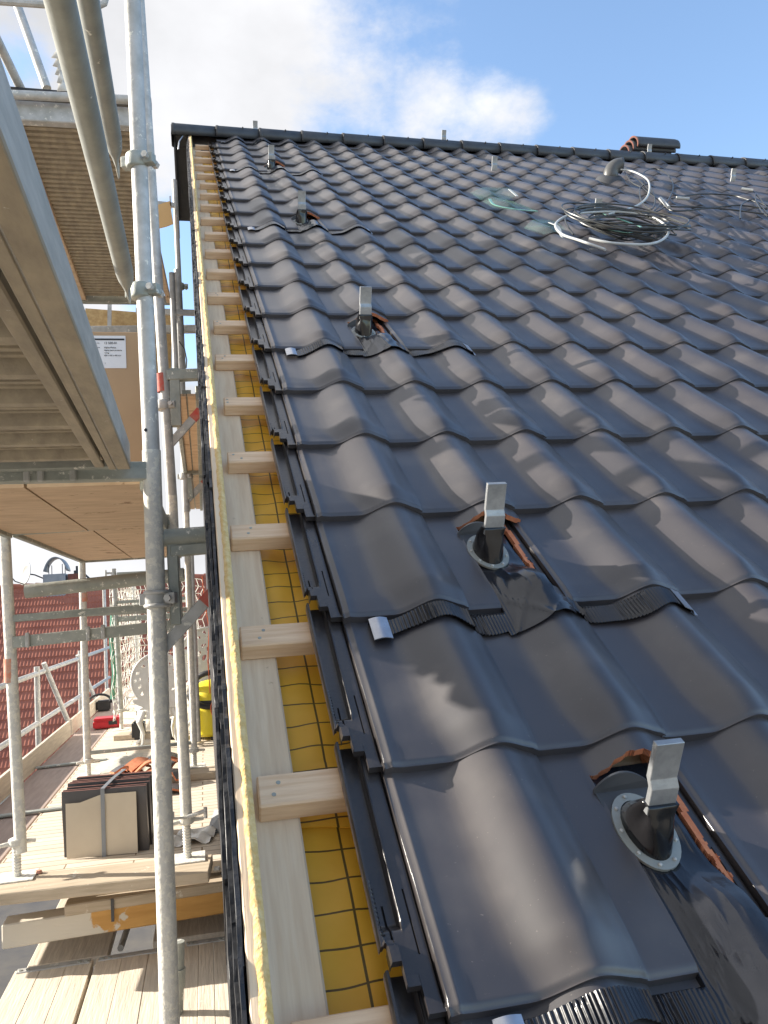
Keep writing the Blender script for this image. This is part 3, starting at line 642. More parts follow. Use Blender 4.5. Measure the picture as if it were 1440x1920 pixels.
# vent elbow
eu, ev = onroof(1146, 334, .03); pipe = thing('vent_pipe', 'grey elbow vent pipe rising from the tiles with cables coming out', 'vent pipe', RF(eu, ev, 0))
b0 = RF(eu, ev, .02); mb = MB(); arc = [b0+np.array([0, 0, -.02]), b0+np.array([0, 0, .03])]
for s_ in np.linspace(.15, 1, 9):
    a = s_*PI/2*1.12; arc.append(b0+np.array([.075*(1-math.cos(a)), -.02*s_, .03+.075*math.sin(a)]))
mb.tube(arc, [.056]*2+[.055]*8+[.060], 20, cap=False); o = mb.build('elbow', M['ventgrey'], pipe); md = o.modifiers.new('s', 'SOLIDIFY'); md.thickness = .006
mb = MB(); mb.tube([RF(eu, ev, -.005), RF(eu, ev, .03), RF(eu, ev, .05)], [.125, .10, .07], 20); mb.build('base_collar', M['darkgrey'], pipe)
# spare ridge tiles stacked in front of the ridge
su, sv_ = onroof(1215, 285, .06)
for k, (du, dv, dh, lb) in enumerate(((-.02, .0, .075, 'dark spare ridge tile, bottom of the stack by the ridge'), (.02, .01, .115, 'dark spare ridge tile in the middle of the stack by the ridge'), (.05, .0, .155, 'dark spare ridge tile on top of the stack by the ridge'))):
    mb = MB(); n = 10
    for x0 in (su-.22+du,):
        A_ = []
        for q, (xx, r) in enumerate(((x0, .105), (x0+.03, .1), (x0+.42, .095), (x0+.44, .09))):
            A_ += [RF(xx, sv_+dv+r*math.cos(a), dh-.04+r*.72*math.sin(a)) for a in np.linspace(0, PI, n)]
        mb.add(A_, [(q*n+i, q*n+i+1, (q+1)*n+i+1, (q+1)*n+i) for q in range(3) for i in range(n-1)])
    o = mb.build('spare_ridge_tile', [M['darkgrey'], M['brick']]); md = o.modifiers.new('s', 'SOLIDIFY'); md.thickness = .016; md.material_offset_rim = 1
    tag(o, lb, 'ridge tile', 'spare ridge tiles stacked by the ridge')
for k, (x_, y_) in enumerate(((455, 243), (1240, 300), (1140, 322))): pass
# ------------------------------------------------------------------ scaffolding
TR = .0242
def tube_thing(name, p, q, label, cat='scaffold tube', m='galv', r=TR, group=None, flat=None):
    mb = MB(); p = np.array(p); q = np.array(q); d = (q-p)/np.linalg.norm(q-p)
    if flat:                                                            # end pressed flat
        n = 14; side = np.cross(d, (1, 0, 0)); side /= np.linalg.norm(side); a = np.array([1., 0, 0]); a = a-d*(a@d); a /= np.linalg.norm(a)
        L_ = np.linalg.norm(q-p); V1 = []
        prof_ = [(0, r, r), (L_-.17, r, r), (L_-.12, r*.85, r*1.06), (L_-.09, r*.5, r*1.2), (L_-.06, .005, r*1.35), (L_, .004, r*1.25)]
        for s_, ra, rb in prof_: V1 += [p+d*s_+a*ra*math.cos(2*PI*k/n)+side*rb*math.sin(2*PI*k/n) for k in range(n)]
        mb.add(V1, [(i*n+k, i*n+(k+1) % n, (i+1)*n+(k+1) % n, (i+1)*n+k) for i in range(5) for k in range(n)]+[tuple(range(n)), tuple(5*n+k for k in range(n))])
    else: mb.tube([p, q], r, 18)
    o = mb.build(name, M[m]); return tag(o, label, cat, group)
def P2(x_, y_, **k): return at(x_, y_, **k)
def coupler(parent, c, ax=(0, 0, 1), out=(1, 0, 0), m='galv_dk'):
    c = np.array(c, float); ax = np.array(ax, float); out = np.array(out, float); side = np.cross(ax, out)
    mb = MB(); mb.tube([c-ax*.024, c-ax*.019, c+ax*.019, c+ax*.024], [TR+.002, TR+.0075, TR+.0075, TR+.002], 20)
    mb.bar(c-out*.045-side*.0, c-out*.022, .03, .034, ax); mb.bar(c+out*.022, c+out*.058, .026, .032, ax)
    cl_ = mb.build('coupler', M[m], parent, bevel=.002)
    mb = MB(); b_ = c+out*.043; mb.tube([b_-side*.030, b_+side*.046], .0065, 8); mb.tube([b_+side*.026, b_+side*.040], .0125, 6); mb.tube([b_-side*.034, b_-side*.024], .0105, 6)
    mb.build('bolt', M['galv'], cl_); return cl_
def transom(parent, p, q, h=.05, wdt=.04, m='galv_dk', lugs=(), name='transom'):
    mb = MB(); mb.bar(p, q, wdt, h)
    o = mb.build(name, M[m], parent, bevel=.003)
    for s_ in lugs:
        c = np.array(p)*(1-s_)+np.array(q)*s_; mb = MB(); mb.bar(c+np.array([0, -wdt/2-.006, -h*.55]), c+np.array([0, -wdt/2-.006, h*.72]), .018, .012, (0, 1, 0)); mb.build('lug', M['galv'], o, bevel=.004)
    return o
def jack(parent, base, top, m='galv_pl'):
    base = np.array(base); mb = MB(); pts = []; rs = []
    hgt = top-base[2]; nT = int(hgt/.004)
    for i in range(nT+1): pts.append(base+np.array([0, 0, hgt*i/nT])); rs.append(.0165+.0022*(1 if i % 3 == 0 else -.3))
    mb.tube(pts, rs, 14); o = mb.build('jack_screw', M[m], parent)
    mb = MB(); mb.box(base+np.array([-.075, -.075, 0]), base+np.array([.075, .075, .006])); mb.build('base_plate', M[m], parent, bevel=.002)
    mb = MB(); zt = base[2]+hgt; c = np.array([base[0], base[1], zt])
    mb.tube([c+(0, 0, -.022), c+(0, 0, -.018), c+(0, 0, .006), c+(0, 0, .01)], [.024, .032, .032, .026], 14)
    for a in (0.3, 0.3+PI): mb.tube([c+(0, 0, -.006), c+np.array([.075*math.cos(a), .075*math.sin(a), -.012])], [.011, .008], 8)
    mb.build('jack_nut', M[m], parent)
def standard(parent, p, q, m='galv_pl', r=TR, name='standard'):
    p = np.array(p, float); q = np.array(q, float); mb = MB(); n = 10
    mb.tube([p+(q-p)*i/n for i in range(n+1)], r, 20); return mb.build(name, M[m], parent)
def paint(parent, c, d, l, m='redpaint', r=TR+.0012):
    mb = MB(); c = np.array(c); mb.tube([c-np.array(d)*l/2, c+np.array(d)*l/2], r, 18, cap=False); return mb.build('paint_mark', M[m], parent)
# --- frame M: the nearest standard
m_top, m_mid, m_bot = P2(246, -60, Y=1.55), P2(284, 845, Y=1.55), P2(313, 1990, Y=1.55)
fm = thing('scaffolding', 'nearest scaffold frame with the tall pale pole crossing the whole picture height', 'scaffold frame', m_bot, 'scaffold frames along the gable')
standard(fm, m_mid+np.array([0, 0, -.05]), m_top+(m_top-m_mid)*.5, 'galv')
standard(fm, m_bot-(m_top-m_mid)/np.linalg.norm(m_top-m_mid)*1.2, m_mid, 'galv_pl', r=.0262)
mb = MB(); hp = P2(273, 806, Y=1.526); mb.tube([hp, hp+np.array([0, .003, 0])], .005, 10); mb.build('pin_hole', M['ink'], fm)
for yy in (303, 547): coupler(fm, P2(256+(yy-303)*.035, yy, Y=1.55), out=(.9, -.43, 0))
transom(fm, P2(-240, 893, Y=1.52), P2(276, 884, Y=1.55), .052, .045, lugs=(.55, .60, .72)) 
standard(fm, (-1.09, 1.55, -3), (-1.09, 1.55, 2.0), 'galv')
cm = coupler(fm, P2(293, 1123, Y=1.55), out=(.95, -.3, 0), m='galv')
mb = MB(); zz = P2(293, 1123, Y=1.55)
for dz in (-.019, .019):
    mb.tube([zz+np.array([.034*math.cos(a)+.004, .034*math.sin(a), dz]) for a in np.linspace(0, 2*PI, 20)], .006, 8)
mb.build('clamp_ring', M['galv'], fm)
# inner bracket on M: vertical post, top beam, diagonal with red mark
def bracket(fr, pv_top, pv_bot, beam_l, beam_r, dg0, dg1, hb, hd, red, name='bracket'):
    mb = MB(); mb.bar(pv_top, pv_bot, hb*.92, hb*.8, (0, 1, 0)); o = mb.build('bracket_post', M['galv_dk'], fr, bevel=.003)
    mb = MB(); mb.bar(beam_l, beam_r, hb*.93, hb); mb.build('bracket_beam', M['galv_dk'], fr, bevel=.004)
    mb = MB(); mb.bar(dg0, dg1, .02, hd, (0, 0, 1)); d_ = mb.build('bracket_brace', M['galv'], fr, bevel=.002)
    if red:
        mb = MB(); a, b_ = np.array(dg0)*(1-red[0])+np.array(dg1)*red[0], np.array(dg0)*(1-red[1])+np.array(dg1)*red[1]; mb.bar(a, b_, .0235, hd+.003, (0, 0, 1)); mb.build('paint_mark', M['redpaint'], d_, smooth=False)
YB = 1.57
bracket(fm, P2(322, 1005, Y=YB), P2(330, 1172, Y=YB), P2(318, 1034, Y=YB+.0), P2(412, 1026, Y=YB), P2(303, 1218, Y=YB), P2(412, 1098, Y=YB), .034, .036, (.72, .88))
mb = MB(); mb.tube([P2(300, 1009, Y=YB), P2(306, 1009, Y=YB), P2(412, 1001, Y=YB)], [.018, .0255, .0255], 18); mb.build('bracket_tube', M['galv_dk'], fm)
mb = MB(); mb.bar(P2(296, 1130, Y=YB), P2(326, 1122, Y=YB), .03, .05); mb.build('bracket_arm', M['galv'], fm, bevel=.004)
mb = MB(); mb.bar(P2(300, 1208, Y=YB), P2(301, 1240, Y=YB), .03, .046, (0, 1, 0)); mb.build('bracket_shoe', M['galv_pl'], fm, bevel=.004)
# --- frame A-B
ZB = -.62
A0, B0 = at(32, 1645, Z=ZB), at(352, 1610, Z=ZB); A1 = at(8, 1000, Y=A0[1]); B1 = at(270, 160, Y=B0[1])
fa = thing('scaffolding', 'second scaffold frame, its orange-marked outer pole at the left picture edge', 'scaffold frame', (A0+B0)/2, 'scaffold frames along the gable')
fold = at(39, 1575, Y=A0[1]); standard(fa, fold+np.array([0, 0, -.05]), A1+np.array([0, 0, .02]), 'galv_pl'); jack(fa, A0, fold[2])
foldb = at(350, 1535, Y=B0[1]); standard(fa, foldb+np.array([0, 0, -.02]), at(322, 930, Y=B0[1]), 'galv_pl'); jack(fa, B0, foldb[2])
standard(fa, at(322, 930, Y=B0[1]), at(255, -100, Y=B0[1]), 'galv', r=.0235)
paint(fa, at(19, 1257, Y=A0[1]), (.0, 0, 1), .10, 'orangepaint'); paint(fa, at(304, 718, Y=B0[1]), (-.04, 0, 1), .085, 'redpaint', r=.0248)
transom(fa, at(12, 993, Y=A0[1]), at(322, 975, Y=B0[1]), .052, .04, lugs=(.46, .55))
transom(fa, at(22, 1160, Y=A0[1]), at(330, 1134, Y=B0[1]), .032, .03)
transom(fa, at(22, 1205, Y=A0[1]), at(332, 1172, Y=B0[1]), .05, .04, lugs=(.1, .46, .55))
tube_thing('scaffold_tube', at(48, 1109, Y=A0[1]-.12), at(345, 1077, Y=B0[1]-.12), 'square ended steel tube crossing in front of the red roof, left end free', m='galv_dk', r=.029)
coupler(fa, at(306, 760, Y=B0[1]), out=(.95, -.3, 0), m='galv')
YB = B0[1]+.0
bracket(fa, at(327, 692, Y=YB), at(331, 800, Y=YB), at(312, 705, Y=YB), at(392, 702, Y=YB), at(318, 834, Y=YB), at(392, 752, Y=YB), .05, .036, (.58, .78))
mb = MB(); mb.bar(at(308, 768, Y=YB), at(330, 772, Y=YB), .03, .04); mb.build('bracket_arm', M['galv'], fa, bevel=.004)
mb = MB(); mb.box((-.33, YB+.0, 0), (-.05, YB+.4, .02)); 
# key with T handle near the foot of the inner standard
mb = MB(); kb = at(352, 1532, Y=YB-.03); mb.tube([kb, kb+np.array([.075, -.01, .02])], .009, 8); mb.tube([kb+np.array([.075, -.01, .035]), kb+np.array([.075, -.01, -.01])], .008, 8); mb.tube([kb+(-.06, 0, -.0), kb+(-.06, 0, .03)], .006, 6); mb.tube([kb+(-.06, 0, 0), kb], .006, 6); mb.build('locking_key', M['galv'], fa)
# --- frame C-D
C0, D0 = at(166, 1455, Z=ZB), at(365, 1437, Z=ZB)
fc = thing('scaffolding', 'third scaffold frame, its outer pole in front of the red roof', 'scaffold frame', (C0+D0)/2, 'scaffold frames along the gable')
fo = at(164, 1425, Y=C0[1]); standard(fc, fo, at(153, 1040, Y=C0[1]), 'galv_pl', r=.024); jack(fc, C0, fo[2])
fo = at(364, 1405, Y=D0[1]); standard(fc, fo, at(349, 960, Y=D0[1]), 'galv_pl', r=.022); jack(fc, D0, fo[2]); standard(fc, at(349, 960, Y=D0[1]), at(333, 506, Y=D0[1]), 'galv', r=.0255)
paint(fc, at(157, 1120, Y=C0[1]), (0, 0, 1), .06, 'orangepaint')
transom(fc, at(158, 1049, Y=C0[1]), at(352, 1037, Y=D0[1]), .045, .04, lugs=(.5,))
transom(fc, at(160, 1152, Y=C0[1]), at(352, 1142, Y=D0[1]), .03, .03)
transom(fc, at(165, 1412, Y=C0[1]), at(362, 1392, Y=D0[1]), .024, .024)
mb = MB(); kb = at(150, 1040, Y=C0[1]); mb.tube([kb, kb+np.array([-.055, 0, .0])], .009, 8); mb.tube([kb+(-.055, 0, .02), kb+(-.055, 0, -.02)], .008, 8); mb.build('locking_key', M['galv'], fc)
YB = D0[1]
bracket(fc, at(352, 880, Y=YB), at(357, 935, Y=YB), at(350, 884, Y=YB), at(400, 880, Y=YB), at(346, 943, Y=YB), at(392, 896, Y=YB), .05, .045, (.75, .9))
coupler(fc, at(345, 893, Y=YB), out=(.95, -.3, 0), m='galv')
# --- frames E and F further back
for k, (pe, pf, lb) in enumerate((((228, 1368), (370, 1350), 'fourth scaffold frame, standing by the red toolbox'), ((262, 1318), (372, 1306), 'farthest scaffold frame, behind the netting and the white chairs'))):
    E0, F0 = at(*pe, Z=ZB), at(*pf, Z=ZB); F0[1] = E0[1]; F0[0] = E0[0]+.70
    fe = thing('scaffolding', lb, 'scaffold frame', (E0+F0)/2, 'scaffold frames along the gable')
    for q in (E0, F0):
        jack(fe, q, q[2]+.18); standard(fe, q+(0, 0, .16), q+np.array([-.03, 0, 1.5]), 'galv')
    transom(fe, E0+(0, 0, 1.44), F0+(0, 0, 1.44), .045, .04); transom(fe, E0+(0, 0, 1.18), F0+(0, 0, 1.18), .03, .03); transom(fe, E0+(0, 0, 1.02), F0+(0, 0, 1.02), .05, .04)
    mb = MB(); kb = E0+np.array([-.03, 0, 1.46]); mb.tube([kb, kb+np.array([-.07, 0, 0])], .011, 8); mb.tube([kb+(-.07, 0, .03), kb+(-.07, 0, -.03)], .01, 8); mb.build('locking_key', M['galv'], fe)
# guard rails coming toward the camera from M (flattened ends)
for (x0, y0, x1, y1, lb) in ((112, 0, 243, 552, 'thick steel guard rail, the lower of two ending at the near standard'), (165, 0, 222, 318, 'shorter looking steel guard rail, the upper of the two ending at the near standard')):
    q = at(x1, y1, Y=1.52); p0_ = at(x0, y0, X=q[0]+.0); p0_ = at(x0, y0, Z=q[2]); 
    d = (p0_-q)/np.linalg.norm(p0_-q); tube_thing('guard_rail', q+d*3.2, q, lb, 'guard rail', 'galv_mid', TR, 'guard rails of the near bay', flat=True)
    mb = MB()
# upper deck (corrugated) and the near deck
def corr_deck(x0, x1, y0, y1, z, label, pitch=.052, rails=True, near=False):
    t = thing('scaffold_deck', label, 'scaffold deck', ((x0+x1)/2, (y0+y1)/2, z), 'scaffold decks')
    ys = np.arange(y0, y1, pitch/8); ys = list(ys)
    def bt(U, V):
        ph = np.mod(V-y0, pitch)/pitch; zz = np.where(ph < .62, 0., .010)*1.0; zz = .016*ss(.50, .62, ph)*(1-ss(.88, 1.0, ph))
        if near:
            big = np.mod(V-y0, .195); zz = zz*(big > .045)-.022*(ss(0, .006, big)*(1-ss(.039, .045, big)))
        return z+zz
    mb = MB(); mb.shell([x0, x1], ys, lambda U, V: 0*U+z+.03, bt); mb.build('deck_panel', M['alu_tan'], t, ang=50)
    return t
ud = corr_deck(-1.03, -.49, at(40, 222, Z=2.85)[1], at(160, 560, Z=2.85)[1], 2.87, 'upper scaffold deck with tan corrugated underside, high at the left')
for xx, nm in ((-1.05, 'side_rail'), (-.47, 'side_rail')):
    mb = MB(); mb.box((xx-.02, at(40, 222, Z=2.85)[1], 2.845), (xx+.02, at(160, 560, Z=2.85)[1]+.02, 2.93)); mb.build(nm, M['ply'], ud, bevel=.003)
ny = at(40, 222, Z=2.85)[1]; fy = at(160, 560, Z=2.85)[1]
mb = MB(); mb.bar((-1.12, ny-.03, 2.86), (-.44, ny-.03, 2.86), .05, .10); mb.build('end_beam', M['galv'], ud, bevel=.004)
mb = MB(); mb.bar((-1.12, fy+.04, 2.86), (-.33, fy+.04, 2.86), .05, .06); mb.build('end_beam', M['galv_dk'], ud, bevel=.004)
mb = MB(); mb.bar((-1.12, fy+.3, 2.70), (-.22, fy+.3, 2.72), .05, .06); mb.build('cross_beam', M['galv'], ud, bevel=.004)
mb = MB(); mb.bar((-1.2, ny-.02, 2.965), (-.40, ny-.02, 2.955), .06, .035); mb.build('edge_strip', M['black'], ud, bevel=.003)
tube_thing('scaffold_tube', at(10, 177, Y=ny-.10), at(262, 188, Y=ny-.10), 'steel tube lying across the near end of the upper deck', m='galv', r=.021)
for k, (a, b_, lb) in enumerate((((-20, 45), (40, 168), 'thin slanting tube at the far upper left, leftmost of the pair'), ((22, -20), (88, 166), 'thin slanting tube at the upper left, right one of the pair'))):
    tube_thing('guard_rail', at(*a, X=-1.07), at(*b_, Y=ny), lb, 'guard rail', 'galv', .021)
mb = MB(); mb.tube([at(-10, 2, Y=1.9), at(60, 7, Y=1.9), at(150, 13, Y=1.9), at(182, 12, Y=1.9), at(195, 6, Y=1.9), at(198, -6, Y=1.9)], .0125, 10); tag(mb.build('bent_rail', M['galv']), 'thin rail with a rounded corner crossing the very top left', 'rail')
mb = MB(); c0 = at(112, 120, Y=2.4)
for i in range(5):
    a = i*.9; mb.add([c0+np.array([.0, 0, .08-.035*i]), c0+np.array([.045+.01*math.sin(a), .01*math.cos(a*2), .06-.035*i]), c0+np.array([.035, .02*math.sin(a), .02-.035*i]), c0+np.array([-.02-.01*math.cos(a), -.012, .015-.035*i])], [(0, 1, 2, 3)])
o = mb.build('plastic_scrap', M['film']); md = o.modifiers.new('s', 'SOLIDIFY'); md.thickness = .002; tag(o, 'torn milky plastic scrap caught on the thick guard rail', 'plastic scrap')
# near deck above the camera
mb = MB(); mb.box((-1.09, 1.475, .845), (-.47, 1.51, .93)); ndend = mb
nd = corr_deck(-1.07, -.49, -1.6, 1.47, .868, 'near scaffold deck overhead at the left, grey aluminium edge beam and ribbed underside', pitch=.0325, near=True)
ndend.build('end_profile', M['galv_dk'], nd, bevel=.003)
xa0, xa1 = at(0, 250, Z=.84), at(245, 880, Z=.84)
def side_beam(p, q, wdt, h, m, name, zoff=0):
    mb = MB(); d = q-p; d = d/np.linalg.norm(d); p = p-d*1.6; p = p+np.array([0, 0, zoff]); q = q+np.array([0, 0, zoff]); nv = np.array([-d[1], d[0], 0.])
    V1 = [e+nv*s_*1.0+np.array([0, 0, t_]) for e in (p, q) for t_ in (0, h) for s_ in (0, wdt)]
    mb.add(V1, [(0, 2, 3, 1), (4, 5, 7, 6), (0, 1, 5, 4), (2, 6, 7, 3), (0, 4, 6, 2), (1, 3, 7, 5)]); return mb.build(name, m, nd, bevel=.003)
side_beam(xa0, xa1, .058, .072, M['alu'], 'edge_beam', .003); side_beam(xa0+np.array([-.001,0,0]), xa1+np.array([-.001,0,0]), .034, .003, M['alu_tan'], 'lower_flange'); side_beam(xa0+np.array([-.038,0,0]), xa1+np.array([-.038,0,0]), .019, .003, M['alu_tan'], 'lower_flange')

s2 = np.array([-.066, 0, 0]); side_beam(xa0+s2, xa1+s2+np.array([0, -.03, 0]), .026, .05, M['alu_tan'], 'inner_flange', .002)
mb = MB(); mb.bar(P2(-240, 905, Y=1.60)+np.array([0, 0, -.0]), P2(262, 893, Y=1.60), .02, .02); 
# plywood decks beyond M
for (c_, lb) in (([at(0, 985, Z=.80), at(0, 905, Z=.81), at(262, 890, Z=.81), at(318, 965, Z=.80), at(60, 976, Z=.80)], 'plywood scaffold deck seen from below between the nearest two frames'), None)[:1]:
    pass
def plydeck(y0, y1, x0, x1, z, label, m='ply'):
    t = thing('plywood_deck', label, 'scaffold deck', ((x0+x1)/2, (y0+y1)/2, z), 'plywood scaffold decks')
    mb = MB(); xm = (x0+x1)/2; 
    mb.box((x0, y0, z), (xm-.004, y1, z+.012)); mb.build('plywood_sheet', M[m], t, smooth=False)
    mb = MB(); mb.box((xm+.004, y0, z), (x1, y1, z+.012)); mb.build('plywood_sheet', M[m], t, smooth=False)
    for xx in (x0-.012, x1+.012):
        mb = MB(); mb.box((xx-.012, y0, z-.018), (xx+.012, y1, z+.05)); mb.build('side_rail', M['galv_dk'], t, bevel=.003)
    mb = MB(); mb.box((xm-.02, y0, z+.012), (xm+.02, y1, z+.03)); mb.build('centre_rail', M['galv_dk'], t, smooth=False)
    return t
plydeck(1.60, A0[1]-.03, -1.04, -.415, .815, 'blotchy plywood scaffold deck seen from below, just beyond the near standard')
plydeck(A0[1]+.03, C0[1]-.03, -1.03, -.41, .825, 'blotchy plywood scaffold deck seen from below, the one farther back')
plydeck(B0[1]+.03, D0[1]-.03, -.325, -.245, 1.42, 'narrow plywood bracket deck seen from below beside the gable')
plydeck(D0[1]+.05, D0[1]+2.1, -.335, -.245, 1.40, 'narrow plywood bracket deck farther back beside the gable')
# OSB boards and the far upper structure
mb = MB(); q = fy+.45; mb.poly([at(160, 578, Y=q), at(322, 590, Y=q), at(322, 720, Y=q), at(160, 720, Y=q)], (0, .015, 0)); tag(mb.build('osb_panel', M['osb'], smooth=False), 'yellow wood chip board panel standing behind the cardboard box', 'board')
mb = MB(); mb.bar(at(206, 530, Y=q-.12), at(205, 625, Y=q-.12), .03, .02, (0, 1, 0)); tag(mb.build('post', M['galv'], smooth=False), 'thin upright metal post in front of the wood chip board', 'post')
# farther standards on the right of B
st1 = thing('scaffold_standard', 'slim far scaffold pole rising against the sky left of the gable', 'scaffold pole', at(345, 690, Y=5.3))
standard(st1, at(344, 700, Y=5.3), at(327, 338, Y=5.3), 'galv', r=.019)
coupler(st1, at(338, 537, Y=5.3), out=(1, 0, 0))
st2 = thing('scaffold_standard', 'short scaffold pole with a rounded top beside the slim far pole', 'scaffold pole', at(332, 690, Y=4.6))
standard(st2, at(330, 700, Y=4.6), at(322, 512, Y=4.6), 'galv', r=.019)
mb = MB(); mb.bar(at(255, 583, Y=4.7), at(372, 587, Y=4.7), .03, .036); tag(mb.build('scaffold_ledger', M['galv']), 'steel ledger running behind the poles to the gable wall', 'ledger')
mb = MB(); mb.bar(at(285, 381, Y=5.25), at(327, 385, Y=5.25), .03, .03); mb.bar(at(319, 368, Y=5.24), at(320, 392, Y=5.24), .01, .01, (0, 1, 0)); tag(mb.build('bracket_arm', M['galv']), 'short steel arm holding the orange board at its top edge', 'bracket')
mb = MB(); Pb = [at(286, 387, Y=5.22), at(318, 377, Y=5.22), at(325, 419, Y=5.22), at(312, 424, Y=5.22), at(292, 429, Y=5.22)]; mb.poly(Pb, (0, .012, 0)); tag(mb.build('board_offcut', M['sheet'], smooth=False), 'orange tan board offcut hanging at the far scaffold pole', 'board')
mb = MB(); mb.tube([at(336, 640, Y=4.9), at(346, 655, Y=4.9), at(350, 675, Y=4.9), at(349, 690, Y=4.9)], .005, 6); tag(mb.build('cable', M['cable']), 'thin dark cable arched beside the slim far pole', 'cable')
# upper deck rail continuing down (right edge board)
mb = MB(); mb.bar(at(283, 410, Y=3.9), at(316, 562, Y=5.4), .03, .05); tag(mb.build('deck_edge_board', M['ply']), 'wooden edge board of the upper deck, sloping behind the standards', 'board')
# ladder posts right of B between frames (vertical tubes)
tube_thing('scaffold_tube', at(372, 1390, Y=6.2), at(357, 1000, Y=6.2), 'upright steel tube close to the dark slates, left of the yellow vacuum', r=.022)
# ------------------------------------------------------------------ lower building wing: platform, planks, beam
plat = MB(); ya, yb_ = 2.98, 12.5
plat.box((-1.21, ya, ZB-.095), (-.21, yb_, ZB-.045)); tag(plat.build('slatted_platform', M['slats'], smooth=False), 'pale slatted board platform under the scaffold feet', 'platform')
for k, (x0, x1) in enumerate(((-1.52, -1.225),)):
    mb = MB(); mb.box((x0, 3.0, ZB-.10), (x1, 12.5, ZB-.052)); tag(mb.build('walkway_plank', M['plank_red'], smooth=True, bevel=.004), 'long brown walkway plank between the pale platform and the toe boards', 'plank')
for k, (y0, y1) in enumerate(((3.05, 4.45), (4.5, 7.6), (7.7, 11.0))):
    mb = MB(); mb.box((-1.56, y0, ZB-.06), (-1.535, y1, ZB+.09)); tag(mb.build('toe_board', M['plank'], bevel=.003), ('nearest toe board at the left edge, cut by the picture frame', 'middle toe board beside the brown walkway plank', 'farthest toe board, running up to the red toolbox')[k], 'toe board', 'toe boards along the outer edge')
for k, (y_, lb) in enumerate(((4.35, 'flat dark steel strip across the walkway, nearest'), (5.9, 'flat dark steel strip across the walkway by the third frame'))):
    mb = MB(); mb.bar((-1.53, y_, ZB-.04), (-1.02, y_+.03, ZB-.035), .05, .012); tag(mb.build('steel_strip', M['galv_dk'], bevel=.002), lb, 'steel strip')
fp = at(0, 1680, Z=ZB); fq = at(392, 1628, Z=ZB)
def plank_thing(p, q, depth, th_, label, m, name='sole_plank'):
    mb = MB(); p = np.array(p); q = np.array(q); d = (q-p)/np.linalg.norm(q-p); s_ = np.array([-d[1], d[0], 0])
    V1 = [e+s_*a+np.array([0, 0, h_]) for e in (p, q) for h_ in (-th_, 0) for a in (0, depth)]
    mb.add(V1, [(0, 2, 3, 1), (4, 5, 7, 6), (0, 1, 5, 4), (2, 6, 7, 3), (0, 4, 6, 2), (1, 3, 7, 5)])
    return tag(mb.build(name, M[m], bevel=.004), label, 'plank')
plank_thing(at(-60, 1683, Z=ZB), at(391, 1634, Z=ZB), .24, .045, 'thick weathered plank carrying the two nearest base plates', 'plank_x')
plank_thing(at(142, 1470, Z=ZB), at(420, 1446, Z=ZB), .22, .045, 'weathered plank under the third frame feet, behind the broken tiles', 'plank_x')
plank_thing(at(212, 1380, Z=ZB), at(330, 1372, Z=ZB), .22, .06, 'stubby wooden block under the fourth frame foot by the toolbox', 'plank_x')
# orange beam with plaster crust
bm_ = thing('timber_beam', 'orange varnished timber beam with a plaster covered left end, under the thick plank', 'beam', at(200, 1690, Z=-.78))
p0_, p1_ = at(2, 1715, Z=-.735), at(424, 1650, Z=-.725)
def beam(p, q, dep, h, name, m, off=(0, 0, 0)):
    mb = MB(); p = np.array(p)+off; q = np.array(q)+off; d = (q-p)/np.linalg.norm(q-p); s_ = np.array([-d[1], d[0], 0])
    V1 = [e+s_*a+np.array([0, 0, h_]) for e in (p, q) for h_ in (-h, 0) for a in (0, dep)]
    mb.add(V1, [(0, 2, 3, 1), (4, 5, 7, 6), (0, 1, 5, 4), (2, 6, 7, 3), (0, 4, 6, 2), (1, 3, 7, 5)]); return mb.build(name, m, bm_, bevel=.005)
XC = (p0_*(1-.42)+p1_*.42)[0]
def crust(n, g, out, B):                                                # dried plaster covering the left end with a ragged border
    A, Q = n.nodes.new, n.links.new
    sx = A('ShaderNodeSeparateXYZ'); Q(g, sx.inputs[0]); nz = A('ShaderNodeTexNoise'); Q(g, nz.inputs['Vector']); nz.inputs['Scale'].default_value = 9; nz.inputs['Detail'].default_value = 6
    a = A('ShaderNodeMath'); a.operation = 'MULTIPLY_ADD'; Q(nz.outputs[0], a.inputs[0]); a.inputs[1].default_value = -.55; Q(sx.outputs['X'], a.inputs[2])
    r_ = A('ShaderNodeMapRange'); Q(a.outputs[0], r_.inputs[0]); r_.inputs[1].default_value = XC-.275; r_.inputs[2].default_value = XC-.262
    x = A('ShaderNodeMixRGB'); Q(r_.outputs[0], x.inputs[0]); x.inputs[1].default_value = (.66, .60, .50, 1); Q(out, x.inputs[2]); return x.outputs[0]
M['orange_crust'] = mat('crusted_beam', (.66, .36, .10), (.54, .28, .07), rough=.6, scale=6, stretch=(.6, 4, 4), bump=.35, bscale=24, extra=crust)
beam(p0_, p1_, .11, .095, 'beam_body', M['orange_crust'], (0, 0, -.042))
pn = p0_*(1-.27)+p1_*.27
beam(pn, p1_, .09, .0445, 'top_strip', M['plank_x'], (0, -.012, .0))
mb = MB(); c_ = p0_*(1-.48)+p1_*.48; mb.box(c_+(-.006, -.02, -.09), c_+(.006, -.014, .0)); mb.build('binding_band', M['darkgrey'], bm_, smooth=False)
